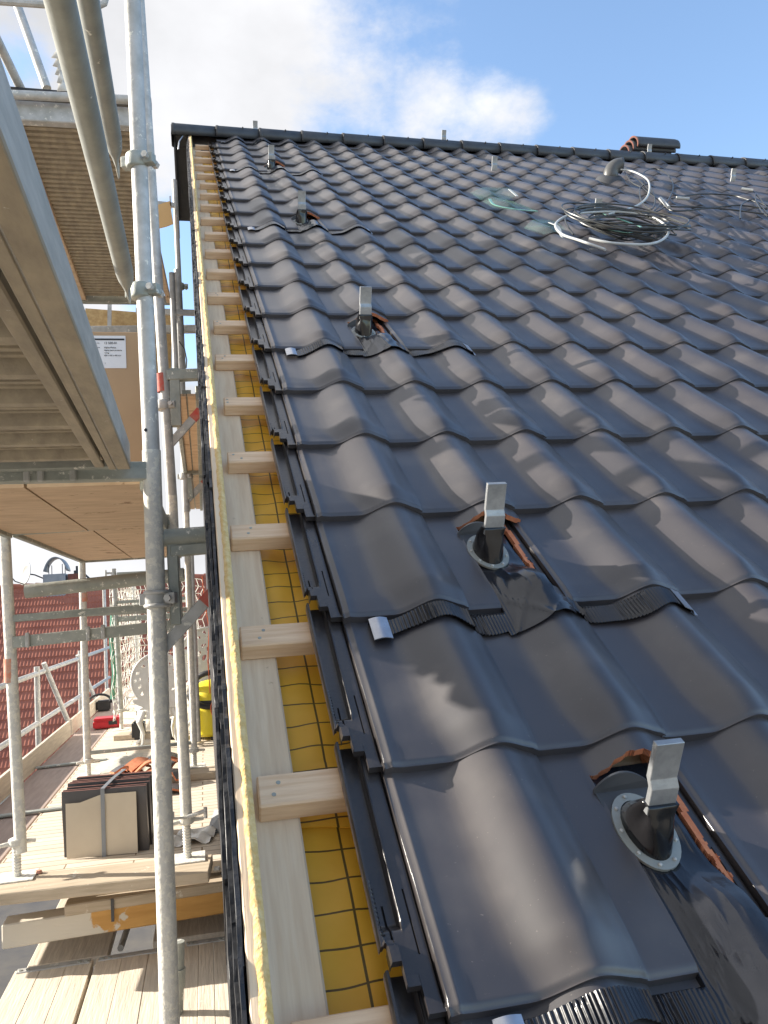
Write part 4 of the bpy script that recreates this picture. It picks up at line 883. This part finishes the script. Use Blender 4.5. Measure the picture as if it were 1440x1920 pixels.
# bottom deck planks
def deck_plank(x0, x1, y0, y1, z, label, m='plank', lug=True):
    t = thing('deck_plank', label, 'deck plank', ((x0+x1)/2, (y0+y1)/2, z), 'wooden deck planks at the bottom')
    nb = 3; wd_ = (x1-x0)/nb
    mb = MB()
    for i in range(nb): mb.box((x0+i*wd_+.0006, y0, z-.045), (x0+(i+1)*wd_-.0006, y1, z+random.uniform(-.001, .001)))
    mb.build('board', M[m], t, bevel=.0015)
    mb = MB(); mb.box((x0+.01, y1-.035, z-.002), (x1-.01, y1+.006, z+.004)); e = mb.build('end_strap', M['galv'], t, bevel=.0015)
    for s_ in (.08, .17, .83, .92): c_ = np.array([x0+(x1-x0)*s_, y1-.018, z+.004]); mb = MB(); mb.tube([c_, c_+(0, 0, .003)], [.009, .007], 10); mb.build('rivet', M['galv_dk'], e)
    for k_ in range(0): pass
    return t
ZD = -.97
deck_plank(-1.055, -.752, .2, 2.90, ZD, 'left weathered deck plank at the bottom of the picture')
deck_plank(-.738, -.425, .2, 2.90, ZD, 'middle deck plank at the bottom, half hidden by the near standard')
deck_plank(-.385, -.205, .2, 2.92, ZD, 'grey deck plank at the bottom right, against the slates')
mb = MB(); mb.box((-1.02, 2.95, ZD-.05), (-.70, 6.0, ZD-.01)); o = mb.build('lower_plank', M['plank'], bevel=.004); tag(o, 'weathered plank passing under the orange beam', 'plank')
mb = MB(); mb.box((-.52, 2.99, ZD-.04), (-.21, 5.0, ZD-.0)); tag(mb.build('lower_plank', M['plank'], bevel=.004), 'pale plank passing under the orange beam near the slates', 'plank')
mb = MB(); mb.tube([at(329, 1990, Y=2.3), at(333, 1830, Y=2.3), at(334, 1765, Y=2.3)], .0225, 16); mb.tube([at(332, 1850, Y=2.3), at(333, 1815, Y=2.3)], .028, 16)
tag(mb.build('spigot_post', M['galv_dk']), 'short dark green grey post end rising beside the near standard', 'post')
for k, (a, b_) in enumerate((((190, 1790), (212, 1725)), ((226, 1778), (245, 1722)))):
    tube_thing('scaffold_tube', at(*a, Z=ZD-.15), at(*b_, Z=ZD-.15), ('thin tube seen in the gap below the orange beam, left one', 'thin tube seen in the gap below the orange beam, right one')[k], m='galv', r=.015)
mb = MB(); mb.box((-9, -3, -3.4), (-.22, 15.5, -3.3)); tag(mb.build('lower_roof', M['darkroof'], smooth=False), 'dark flat roof glimpsed in the gap below the beam', 'roof')
mb = MB(); mb.tube([at(372, 1745, Y=4), at(373, 1700, Y=4)], .026, 12); mb.tube([at(372, 1845, Y=4), at(372, 1745, Y=4)], .022, 12); tag(mb.build('scaffold_tube', M['galv_pl']), 'pale upright tube under the orange beam beside the slates', 'scaffold tube')
# ------------------------------------------------------------------ things on the platform
ZP = ZB-.045
pk0, pk1 = at(112, 1612, Z=ZP), at(272, 1598, Z=ZP)
pack = thing('tile_pack', 'strapped pack of dark roof tiles standing on edge behind a sheet of kraft paper', 'tile pack', (pk0+pk1)/2)
dx = (pk1-pk0); wdp = np.linalg.norm(dx); ex = dx/wdp; ey = np.array([-ex[1], ex[0], 0])
HP = .30
for k in range(8):
    mb = MB(); offs = .02+.048*k; sh = random.uniform(-.012, .012)
    # a tile on edge: wavy section seen from the left end, glazed face towards the camera
    us_ = np.linspace(0, wdp, 6); zs = np.linspace(0, HP+random.uniform(-.01, .01)+.0, 14)
    def tp(U, V, offs=offs): return offs-.028*np.sin(np.clip(V/HP, 0, 1)*PI)*.0-.018*np.cos(V/HP*PI)*.5
    mb.shell(list(us_), list(zs), lambda U, V: -(offs+.010*np.cos(V/HP*PI*1.2)), lambda U, V: -(offs+.014+.010*np.cos(V/HP*PI*1.2)), xf=lambda a, b_, z, sh=sh: tuple(pk0+ex*(a+sh)+ey*(-z)+np.array([0, 0, b_])), side=lambda u, v, a, b_: 1 if b_ == 1 or a == -1 else 0)
    mb.build('tile', [M['tile'], M['brick']], pack)
mb = MB(); mb.shell([.035, .1, .2, .3, wdp-.03], [.004, .1, .2, HP-.05], lambda U, V: .006+.002*np.sin(U*20)+0*V, lambda U, V: .005+.002*np.sin(U*20), xf=lambda a, b_, z: tuple(pk0+ex*a-ey*(z+.004)+np.array([0, 0, b_+(.03 if b_ > .2 and a > .15 else 0)]))); mb.build('kraft_paper', M['kraft'], pack, smooth=False)
mb = MB(); xs_ = .205
pth = [pk0+ex*xs_-ey*.016+np.array([0, 0, .0]), pk0+ex*xs_-ey*.016+np.array([0, 0, HP+.006]), pk0+ex*xs_+ey*.20+np.array([0, 0, HP+.014]), pk0+ex*xs_+ey*.42+np.array([0, 0, HP+.010])]
for a, b_ in zip(pth[:-1], pth[1:]): mb.bar(a, b_, .018, .002, (0, -.3, 1) if abs((b_-a)[2]) < .1 else (0, 1, 0))
mb.build('strap', M['zinc'], pack, smooth=False)
# broken tiles heap
hb = at(280, 1470, Z=ZP)
frag = []
for k in range(16):
    mb = MB(); s_ = random.uniform(.06, .12); a0 = random.uniform(0, 6); cx = hb[0]+random.uniform(-.17, .17); cy_ = hb[1]+random.uniform(-.12, .12); cz = ZP+.008+.020*(k//2)*(1-abs(cx-hb[0])/.35)
    tl = random.uniform(-.35, .35); tl2 = random.uniform(-.35, .35)
    R_ = Matrix.Rotation(a0, 3, 'Z') @ Matrix.Rotation(tl, 3, 'X') @ Matrix.Rotation(tl2, 3, 'Y')
    mb.shell(list(np.linspace(-s_, s_, 8)), [-.04, -.01, .02, .05], lambda U, V: .018*np.cos(U/s_*2.4), lambda U, V: .018*np.cos(U/s_*2.4)-.012, xf=lambda a, b_, z: tuple(np.array(R_ @ Vector((a, b_, z)))+np.array([cx, cy_, cz+.03])), side=lambda *q_: 1)
    dark = k % 3 == 0; side_ = 'far left' if k == 5 else 'left' if cx < hb[0]-.06 else ('right' if cx > hb[0]+.06 else 'middle'); lev = ('lowest', 'second lowest', 'third lowest', 'fourth lowest', 'fourth highest', 'third highest', 'second highest', 'topmost')[k//2]
    frag.append(tag(mb.build('tile_fragment', [M['tile'] if dark else M['terra'], M['terra']]), '%s broken tile fragment, %s at the %s of the broken heap' % ('dark' if dark else 'orange', lev, side_), 'tile fragment', 'heap of broken tile fragments'))
for (x_, y_, lb) in ((304, 1416, 'curved dark tile lying on top of the broken heap'), (316, 1478, 'dark tile piece at the right foot of the broken heap')):
    mb = MB(); c_ = at(x_, y_, Z=ZP+(.16 if y_ < 1450 else .03)); mb.shell(list(np.linspace(-.1, .1, 10)), [-.06, .1], lambda U, V: .03*np.cos(U*15), lambda U, V: .03*np.cos(U*15)-.012, xf=lambda a, b_, z: (c_[0]+a, c_[1]+b_, c_[2]+z-.02), side=lambda *q_: 1)
    tag(mb.build('tile_offcut', [M['tile'], M['terra']]), lb, 'tile offcut')
# sawdust pile
mb = MB(); c_ = at(225, 1432, Z=ZP); mb.shell(list(np.linspace(-.16, .14, 16)), list(np.linspace(-.35, .4, 20)), lambda U, V: .035*np.exp(-((U/.1)**2+(V/.25)**2))*(1+.3*np.sin(U*90)*np.sin(V*70)), lambda U, V: 0*U-.002, xf=lambda a, b_, z: (c_[0]+a, c_[1]+b_, ZP+.001+z)); tag(mb.build('sawdust_pile', M['foam'] if False else M['plaster']), 'pale heap of dust and crumbs left of the broken tiles', 'dust', kind='stuff')
# grey sheet by the wall, clear film
mb = MB(); a, b_, c_, d_ = at(388, 1562, Z=ZP+.002), at(422, 1562, Z=ZP+.002), at(422, 1520, Z=ZP+.09), at(402, 1520, Z=ZP+.08); mb.poly([a, b_, c_, d_], (0, 0, .006)); tag(mb.build('grey_sheet', M['greysheet'], smooth=False), 'smooth grey sheet piece leaning at the foot of the slates', 'sheet')
mb = MB(); c_ = at(365, 1575, Z=ZP); mb.shell(list(np.linspace(-.1, .09, 12)), list(np.linspace(-.1, .14, 12)), lambda U, V: .02+.016*np.sin(U*50+V*20)*np.cos(V*33), lambda U, V: .018+.016*np.sin(U*50+V*20)*np.cos(V*33), xf=lambda a, b_, z: (c_[0]+a+.2*b_, c_[1]+b_, ZP+z)); tag(mb.build('plastic_film', M['film']), 'crumpled clear film behind the inner base plate', 'film')
for (x_, y_, lb) in ((72, 1636, 'small orange chip beside the outer base plate'), (407, 1630, 'white chip on the platform near the slates')):
    mb = MB(); c_ = at(x_, y_, Z=ZB+.004 if x_ < 100 else ZP); mb.tube([c_, c_+(0, 0, .01)], [.018, .012], 7); tag(mb.build('chip', M['orangepaint'] if x_ < 100 else M['white']), lb, 'chip')
# ornate chairs
def chair(cx, cy_, rz_, s, label):
    t = thing('garden_chair', label, 'chair', (cx, cy_, ZP), 'white ornate garden chairs')
    def wxf(a, b_, z): # local x right, y back, z up
        ca, sa = math.cos(rz_), math.sin(rz_); return np.array([cx+(a*ca-b_*sa)*s, cy_+(a*sa+b_*ca)*s, ZP+z*s])
    us_ = list(np.linspace(-.27, .27, 72)); vs_ = list(np.linspace(.40, .98, 80))
    def mk(U, V):
        cz, rx_, rz2 = .70, .265, .275
        r = np.sqrt((U/rx_)**2+((V-cz)/rz2)**2); m = r < 1
        low = (V < .52) & (np.abs(U) < .16+.10*np.abs(np.sin(V*22)))&(V > .40); m |= low
        rim = (r > .66) & (r < .9); an = np.arctan2(V-cz, U)
        h1 = rim & (np.sin(an*17+r*9) > .35) & (np.sin(r*30+an*5) > -.1) & (V > .55)
        ctr = (r < .42) & (np.sin(U*60)*np.sin(V*48+U*25) > .32)
        return m & ~h1 & ~ctr
    mb = MB(); mb.shell(us_, vs_, lambda U, V: .012+.04*(V-.4)+.06*(U/.27)**2*0, lambda U, V: -.006+.04*(V-.4), mask=mk, xf=lambda a, b_, z: tuple(wxf(a, .2+z, b_))); mb.build('backrest', M['white'], t, smooth=False)
    mb = MB(); mb.tube([wxf(.265*math.cos(a), .2+.02+.02*math.sin(a), .70+.275*math.sin(a)) for a in np.linspace(-.9, PI+.9, 40)], .012*s, 8); mb.build('back_rim', M['white'], t)
    mb = MB(); mb.tube([wxf(0, 0, .405), wxf(0, 0, .41), wxf(0, 0, .43), wxf(0, 0, .435)], [.20*s, .23*s, .23*s, .2*s], 28); mb.build('seat', M['white'], t)
    mb = MB(); nn_ = 30
    us3 = list(np.linspace(0, 2*PI, 60)); mb.shell(us3, list(np.linspace(.30, .41, 10)), lambda U, V: .222+0*U, lambda U, V: .214+0*U, mask=lambda U, V: ~((np.sin(U*10) > .2) & (V > .33) & (V < .39)), xf=lambda a, b_, z: tuple(wxf(z*math.cos(a), z*math.sin(a), b_))); mb.build('apron', M['white'], t, smooth=False)
    for sx in (-1, 1):
        for sy in (-1, 1):
            mb = MB(); mb.tube([wxf(sx*.15, sy*.15, .38), wxf(sx*.20, sy*.19, .28), wxf(sx*.16, sy*.16, .15), wxf(sx*.17, sy*.17, .05), wxf(sx*.22, sy*.21, 0)], [.035*s, .032*s, .017*s, .014*s, .024*s], 10); mb.build('leg', M['white'], t)
    return t
ch1 = at(297, 1405, Z=ZP); chair(ch1[0]-.01, ch1[1]+.25, PI+.12, .79, 'white ornate garden chair with a pierced round back, behind the near standard')
ch2 = at(402, 1330, Z=ZP); chair(-.22, ch1[1]+1.45, PI-.1, .95, 'second white ornate garden chair, half hidden by the slates above the vacuum')
# black case behind the chair
for (x_, lb) in ((253, 'black plastic case left of the white chair'), (318, 'black plastic case seen between the chair legs')):
    mb = MB(); c_ = at(x_, 1398, Z=ZP); mb.box(c_+(-.05, .3, 0), c_+(.06, .5, .16)); tag(mb.build('plastic_case', M['black'], bevel=.02, seg=2), lb, 'case')
# yellow vacuum cleaner
vc = at(392, 1388, Z=ZP); vx, vy = vc[0]+.045, vc[1]+.15
vac = thing('vacuum_cleaner', 'yellow wet and dry vacuum cleaner with black hose and orange cord', 'vacuum cleaner', (vx, vy, ZP))
mb = MB(); mb.tube([(vx, vy, ZP+.03), (vx, vy, ZP+.05), (vx, vy, ZP+.28), (vx, vy, ZP+.29)], [.17, .19, .185, .18], 28); mb.build('tank', M['yellow'], vac)
mb = MB(); mb.tube([(vx, vy, ZP+.29), (vx, vy, ZP+.335)], [.187, .187], 28); mb.build('band', M['black'], vac)
mb = MB(); mb.tube([(vx, vy, ZP+.335), (vx, vy, ZP+.38), (vx, vy, ZP+.44), (vx, vy, ZP+.48), (vx, vy, ZP+.495)], [.188, .182, .155, .10, .03], 28); mb.build('motor_head', M['yellow'], vac)
mb = MB(); mb.tube([(vx+.19*math.cos(a), vy-.04-.14*abs(math.sin(a)), ZP+.40+.17*math.sin(a)) for a in np.linspace(.35, PI, 14)]+[(vx-.19*math.cos(a), vy-.20, ZP+.40-.12*math.sin(a)) for a in np.linspace(.1, PI-.1, 14)], .024, 12); mb.build('hose', M['black'], vac)
mb = MB(); mb.tube([(vx+.07, vy-.10, ZP+.42), (vx+.10, vy-.12, ZP+.50), (vx+.14, vy-.14, ZP+.56)], [.034, .03, .026], 12); mb.build('hose_socket', M['black'], vac)
mb = MB(); mb.tube([(vx+.01+.03*math.sin(s_*9), vy-.235-.01*s_, ZP+.52-.48*s_) for s_ in np.linspace(0, 1, 24)], .006, 6); mb.build('power_cord', M['orangecable'], vac)
mb = MB(); mb.tube([at(379, 1080, Y=6.2), at(384, 1130, Y=6.2), at(392, 1175, Y=6.2), at(390, 1240, Y=6.2), at(394, 1300, Y=6.3)], .005, 6); tag(mb.build('orange_cord', M['orangecable']), 'orange cord hanging down beside the slates above the second chair', 'cord')
for k, a in enumerate((.4, 1.8, 3.2, 4.6)):
    mb = MB(); mb.tube([(vx+.15*math.cos(a)-.012, vy+.15*math.sin(a), ZP+.022), (vx+.15*math.cos(a)+.012, vy+.15*math.sin(a), ZP+.022)], .022, 12); mb.build('wheel', M['black'], vac)
# red toolbox and chainsaw-like tool
tb = at(200, 1366, Z=ZP); tbx = thing('toolbox', 'flat red toolbox lying by the fourth scaffold frame', 'toolbox', tb)
mb = MB(); mb.box(tb+(-.13, 0, .003), tb+(.13, .22, .075)); mb.build('case', M['red'], tbx, bevel=.012, seg=2)
mb = MB(); mb.box(tb+(-.128, .002, .0755), tb+(.128, .218, .10)); mb.build('lid', M['red'], tbx, bevel=.01, seg=2)
mb = MB(); mb.box(tb+(.02, -.006, .035), tb+(.10, .001, .07)); mb.build('latch', M['black'], tbx, smooth=False)
tl_ = at(198, 1340, Z=ZP); saw = thing('power_tool', 'small black power tool with a hoop handle behind the red toolbox', 'power tool', tl_+(0, .4, 0))
mb = MB(); c_ = tl_+np.array([-.02, .4, .0]); mb.box(c_+(-.13, 0, 0), c_+(.03, .12, .12)); mb.build('body', M['black'], saw, bevel=.015, seg=2)
mb = MB(); mb.tube([c_+np.array([-.09+.13*math.cos(a), .05, .10+.09*math.sin(a)]) for a in np.linspace(-.2, PI+.2, 16)], .014, 8); mb.build('handle', M['black'], saw)
# ------------------------------------------------------------------ cardboard box with its label on the plywood deck
bx = thing('cardboard_box', 'tall brown cardboard box with a white printed label, behind the aluminium beam', 'cardboard box', at(230, 800, Y=2.2))
bl, br_, zb_, zt_ = at(120, 620, Y=2.2)[0], at(262, 620, Y=2.2)[0], .84, at(225, 622, Y=2.2)[2]
mb = MB(); mb.box((bl, 2.2, zb_), (br_, 2.45, zt_)); mb.build('carton', M['card'], bx, bevel=.003)
lp0, lp1 = at(170, 629, Y=2.196), at(237, 690, Y=2.196)
la, lb_ = min(lp0[2], lp1[2]), max(lp0[2], lp1[2]); lx0, lx1 = lp0[0]-.01, lp1[0]
mb = MB(); mb.box((lx0, 2.1975, la), (lx1, 2.1995, lb_)); lbl = mb.build('label', M['paper'], bx, smooth=False)
mb = MB(); lw, lh = lx1-lx0, lb_-la
def ink(a, b_, c_, d_): mb.box((lx0+lw*a, 2.1960, la+lh*b_), (lx0+lw*c_, 2.1970, la+lh*d_))
ink(.08, .86, .97, .91)
mb.build('label_bar', M['ink'], lbl, smooth=False)
def text(s_, size, x_, z_, name='label_text'):
    cu_ = bpy.data.curves.new('t', 'FONT'); cu_.body = s_; cu_.size = size; cu_.extrude = .0003
    to = bpy.data.objects.new('t', cu_); col.objects.link(to); dg = bpy.context.evaluated_depsgraph_get(); me = bpy.data.meshes.new_from_object(to.evaluated_get(dg)); bpy.data.objects.remove(to)
    m2 = MB(); V1 = [(x_+v_.co.x, 2.1963-v_.co.z, z_+v_.co.y) for v_ in me.vertices]; m2.add(V1, [tuple(p.vertices) for p in me.polygons]); m2.build(name, M['ink'], lbl, smooth=False)
text('12 500-01', .0115, lx0+lw*.42, la+lh*.74); text('Alpha-Platte', .0085, lx0+lw*.42, la+lh*.61); text('Alpha plate protecte', .0075, lx0+lw*.42, la+lh*.53); text('1,0 kg', .007, lx0+lw*.42, la+lh*.45); text('600 x 400 x 400 mm', .007, lx0+lw*.42, la+lh*.37); text('Art.-Nr.', .006, lx0+lw*.16, la+lh*.75); text('Name', .006, lx0+lw*.20, la+lh*.62); text('1', .009, lx0+lw*.42, la+lh*.12)
# ------------------------------------------------------------------ netting
def net(x_, y0, y1, z0, z1, label, m, ax='x', nx=14, nz=16, slant=0):
    mb = MB()
    def P_(i, k, ): 
        a = i/nx; c_ = k/nz; 
        p = Vector((x_+slant*a, y0+(y1-y0)*a, z0+(z1-z0)*c_)); return np.array(p+mnoise.noise_vector(p*6)*.03)
    for k in range(nz+1):
        mb.tube([P_(i+(.5 if k % 2 and i < nx else 0), k) for i in range(nx+1)], .0035, 4)
    for i in range(nx+1):
        mb.tube([P_(i+(.5 if k % 2 else 0), k) for k in range(nz+1)], .0035, 4)
    return tag(mb.build('safety_net', M[m]), label, 'safety net', 'safety nets at the back of the scaffold')
net(-1.02, 7.6, 7.7, -.5, .75, 'white safety net hung across the far scaffold', 'net', slant=.75, nx=15, nz=18)
net(-1.08, 7.0, 10.5, -.5, .75, 'white safety net along the outer side of the far scaffold', 'net', nx=24, nz=18)
mb = MB(); mb.tube([at(210, 1150, Y=7.2), at(207, 1200, Y=7.2), at(215, 1260, Y=7.2), at(212, 1310, Y=7.2)], .02, 6); mb.rough(.02, 12); tag(mb.build('net_rope', M['greennet']), 'green bunched net rope hanging on the far standard', 'rope')
# ------------------------------------------------------------------ outer guard rails (left, in front of the red roof)
XO = -1.95
gr = [((-60, 1310), (205, 1214), 'upper outer guard rail rising towards the netting'), ((-60, 1440), (205, 1270), 'lower outer guard rail rising towards the netting')]
for a, b_, lb in gr:
    tube_thing('guard_rail', at(*a, X=XO), at(*b_, X=XO), lb, 'guard rail', 'galv', .026, 'outer guard rails')
for (xa_, ya_, xb_, yb2, X_, lb) in ((69, 1250, 73, 1430, XO, 'upright post of the outer guard rail, left of the third frame'), (150, 1220, 152, 1365, XO, 'upright post of the outer guard rail, partly behind the third frame'), (195, 1105, 201, 1320, XO, 'upright post at the far end of the outer guard rail')):
    p = at(xa_, ya_, X=X_); q = at(xb_, yb2, Y=p[1]); tube_thing('scaffold_tube', p, q, lb, r=.028, group='outer posts')
for (xa_, ya_, xb_, yb2, lb) in ((82, 1243, 137, 1375, 'slanting brace below the outer guard rail, left one'), (145, 1228, 187, 1332, 'slanting brace below the outer guard rail, right one')):
    p = at(xa_, ya_, X=XO); q = at(xb_, yb2, Y=p[1]+.3); tube_thing('scaffold_tube', p, q, lb, r=.026, group='outer braces')
# ------------------------------------------------------------------ neighbour house with the red roof
YN = 30.; zn = at(100, 1096, Y=YN)[2]; sl_ = 1.0
nb = thing('neighbour_house', 'neighbouring house with a steep red tiled roof and chimneys behind the scaffold', 'house', (-4, YN, -7.2))
xs0, xs1 = -17.5, 3.5; 
mb = MB(); rows_ = 24; rowl = .34; cosn = math.cos(math.radians(45))
us_ = np.arange(xs0, xs1, .105/5)
for j in range(rows_):
    n_ = len(us_); V1 = []
    for (s_, dh) in ((0, 0), (rowl, -.02)):
        dd = -(j*rowl)*1+ (s_-rowl)
        dist = (j+1)*rowl-s_                        # distance down from the ridge
        for u_ in us_:
            h_ = .009*math.cos(u_*2*PI/.105)+(.03 if s_ == 0 else 0)
            V1.append((u_, YN-dist*cosn-h_*cosn, zn-dist*cosn+h_*cosn))
    low = [(x__, y__, z__-.05) for x__, y__, z__ in V1[:n_]]
    mb.add(V1+low, [(i, i+1, n_+i+1, n_+i) for i in range(n_-1)]+[(2*n_+i, 2*n_+i+1, i+1, i) for i in range(n_-1)])
nr = mb.build('roof', M['redroof'], nb)
ey_, ez_ = YN-rows_*rowl*cosn, zn-rows_*rowl*cosn
mb = MB(); mb.poly([(xs0+.4, ey_+.5, -7.19), (xs0+.4, ey_+.5, ez_-.0+.3), (xs0+.4, YN, zn-.15), (xs0+.4, 2*YN-ey_-.5, ez_+.3), (xs0+.4, 2*YN-ey_-.5, -7.19)], (xs1-xs0-.8, 0, 0)); mb.build('wall', M['whitewall'], nb, smooth=False)
mb = MB(); mb.box((xs0, ey_-.12, ez_-.12), (xs1, ey_, ez_+.0)); mb.build('gutter', M['zinc'], nb, bevel=.02)
mb = MB(); mb.poly([(xs0, YN, zn-.03), (xs0, 2*YN-ey_, ez_), (xs0, 2*YN-ey_, ez_-.15), (xs0, YN, zn-.2)], (xs1-xs0, 0, 0)); mb.build('rear_slope', M['redroof'], nb, smooth=False)
x_ = xs0
mb = MB()
while x_ < xs1: mb.tube([(x_, YN, zn-.02), (x_+.38, YN, zn-.035)], [.125, .11], 10); x_ += .36
mb.build('ridge', M['redroof'], nb)
c0 = at(85, 1098, Y=YN); c1 = at(126, 1076, Y=YN)
mb = MB(); mb.box((c0[0], YN-.45, zn-.6), (c1[0], YN+.45, c1[2])); cm_ = mb.build('chimney', M['zinc'], nb, bevel=.02)
mb = MB(); a0_, a1_ = at(86, 1072, Y=YN), at(128, 1072, Y=YN); cc = (a0_+a1_)/2; hw_ = (a1_[0]-a0_[0])/2
arc_ = [(cc[0]+hw_*math.cos(a), cc[2]-.15+.62*math.sin(a)) for a in np.linspace(.25, PI-.25, 16)]
V1 = [(x__, y__, z__+o_) for y__ in (YN-.4, YN+.4) for (x__, z__) in arc_ for o_ in (0,)]; n_ = 16
mb.add(V1, [(i, i+1, n_+i+1, n_+i) for i in range(n_-1)]); o = mb.build('cowl', M['zinc'], cm_); md = o.modifiers.new('s', 'SOLIDIFY'); md.thickness = .04
mb = MB()
for xx in (cc[0]-hw_*.6, cc[0]+hw_*.6):
    for yy in (YN-.3, YN+.3): mb.tube([(xx, yy, c1[2]), (xx, yy, cc[2]+.25)], .015, 6)
mb.build('cowl_strut', M['darkgrey'], cm_)
c0 = at(130, 1090, Y=YN); c1 = at(146, 1076, Y=YN); mb = MB(); mb.box((c0[0], YN-.35, zn-.6), (c1[0]+.05, YN+.35, c1[2])); mb.build('chimney', M['brick'], nb, bevel=.01)
mb = MB(); cp = at(145, 1076, Y=YN); mb.tube([cp, cp+(0, 0, .12), cp+(0, 0, .13), cp+(0, 0, .28)], [.12, .12, .05, .05], 10); mb.build('chimney_pot', M['darkgrey'], nb)
sd = at(52, 1076, Y=YN-.3); dsh = thing('satellite_dish', 'pale satellite dish seen nearly edge on at the red ridge', 'satellite dish', sd+(0, 0, -.4))
nd_ = np.array([-.80, -.58, .16]); nd_ /= np.linalg.norm(nd_); a_ = np.cross(nd_, (0, 0, 1.)); a_ /= np.linalg.norm(a_); b2_ = np.cross(a_, nd_)
mb = MB(); V1 = [sd]; n_ = 28
for rr in (.15, .28, .42): V1 += [sd+nd_*(rr**2*.55)+a_*rr*math.cos(t_)+b2_*rr*.98*math.sin(t_) for t_ in np.linspace(0, 2*PI, n_, endpoint=False)]
mb.add(V1, [(0, 1+i, 1+(i+1) % n_) for i in range(n_)]+[(1+q_*n_+i, 1+(q_+1)*n_+i, 1+(q_+1)*n_+(i+1) % n_, 1+q_*n_+(i+1) % n_) for q_ in (0, 1) for i in range(n_)]); o = mb.build('dish', M['dishgrey'], dsh); md = o.modifiers.new('s', 'SOLIDIFY'); md.thickness = .02
mb = MB(); mb.tube([sd-nd_*.02, sd-nd_*.25+(0, 0, -.0), at(90, 1088, Y=YN-.3)], .025, 8); mb.build('bracket', M['darkgrey'], dsh)
mb = MB(); mb.tube([sd+(0, 0, -.40), sd+nd_*.45+(0, 0, -.32), sd+nd_*.62+(0, 0, -.15)], .02, 6); mb.tube([sd+nd_*.56+(0, 0, -.16), sd+nd_*.72+(0, 0, -.14)], .05, 8); mb.build('feed_arm', M['darkgrey'], dsh)
mb = MB(); mb.tube([at(160, 1078, Y=YN), at(176, 1092, Y=YN)], .035, 8); tag(mb.build('roof_bracket', M['darkgrey']), 'dark slanting bracket right of the brick chimney', 'bracket')
# hedge by the neighbour
mb = MB()
for k in range(2600):
    c_ = np.array([random.uniform(-11, -3), random.uniform(19.5, 21.5), -7.2+random.uniform(0, 1.0)**.7*2.0]); s_ = random.uniform(.05, .11)
    q_ = rng.normal(size=(2, 3)); q_ /= np.linalg.norm(q_, axis=1)[:, None]
    mb.add([c_-q_[0]*s_, c_+q_[1]*s_*.6, c_+q_[0]*s_, c_-q_[1]*s_*.6], [(0, 1, 2, 3)])
tag(mb.build('hedge', M['leaf'], smooth=False), 'green hedge below the neighbour house at the left edge', 'hedge')
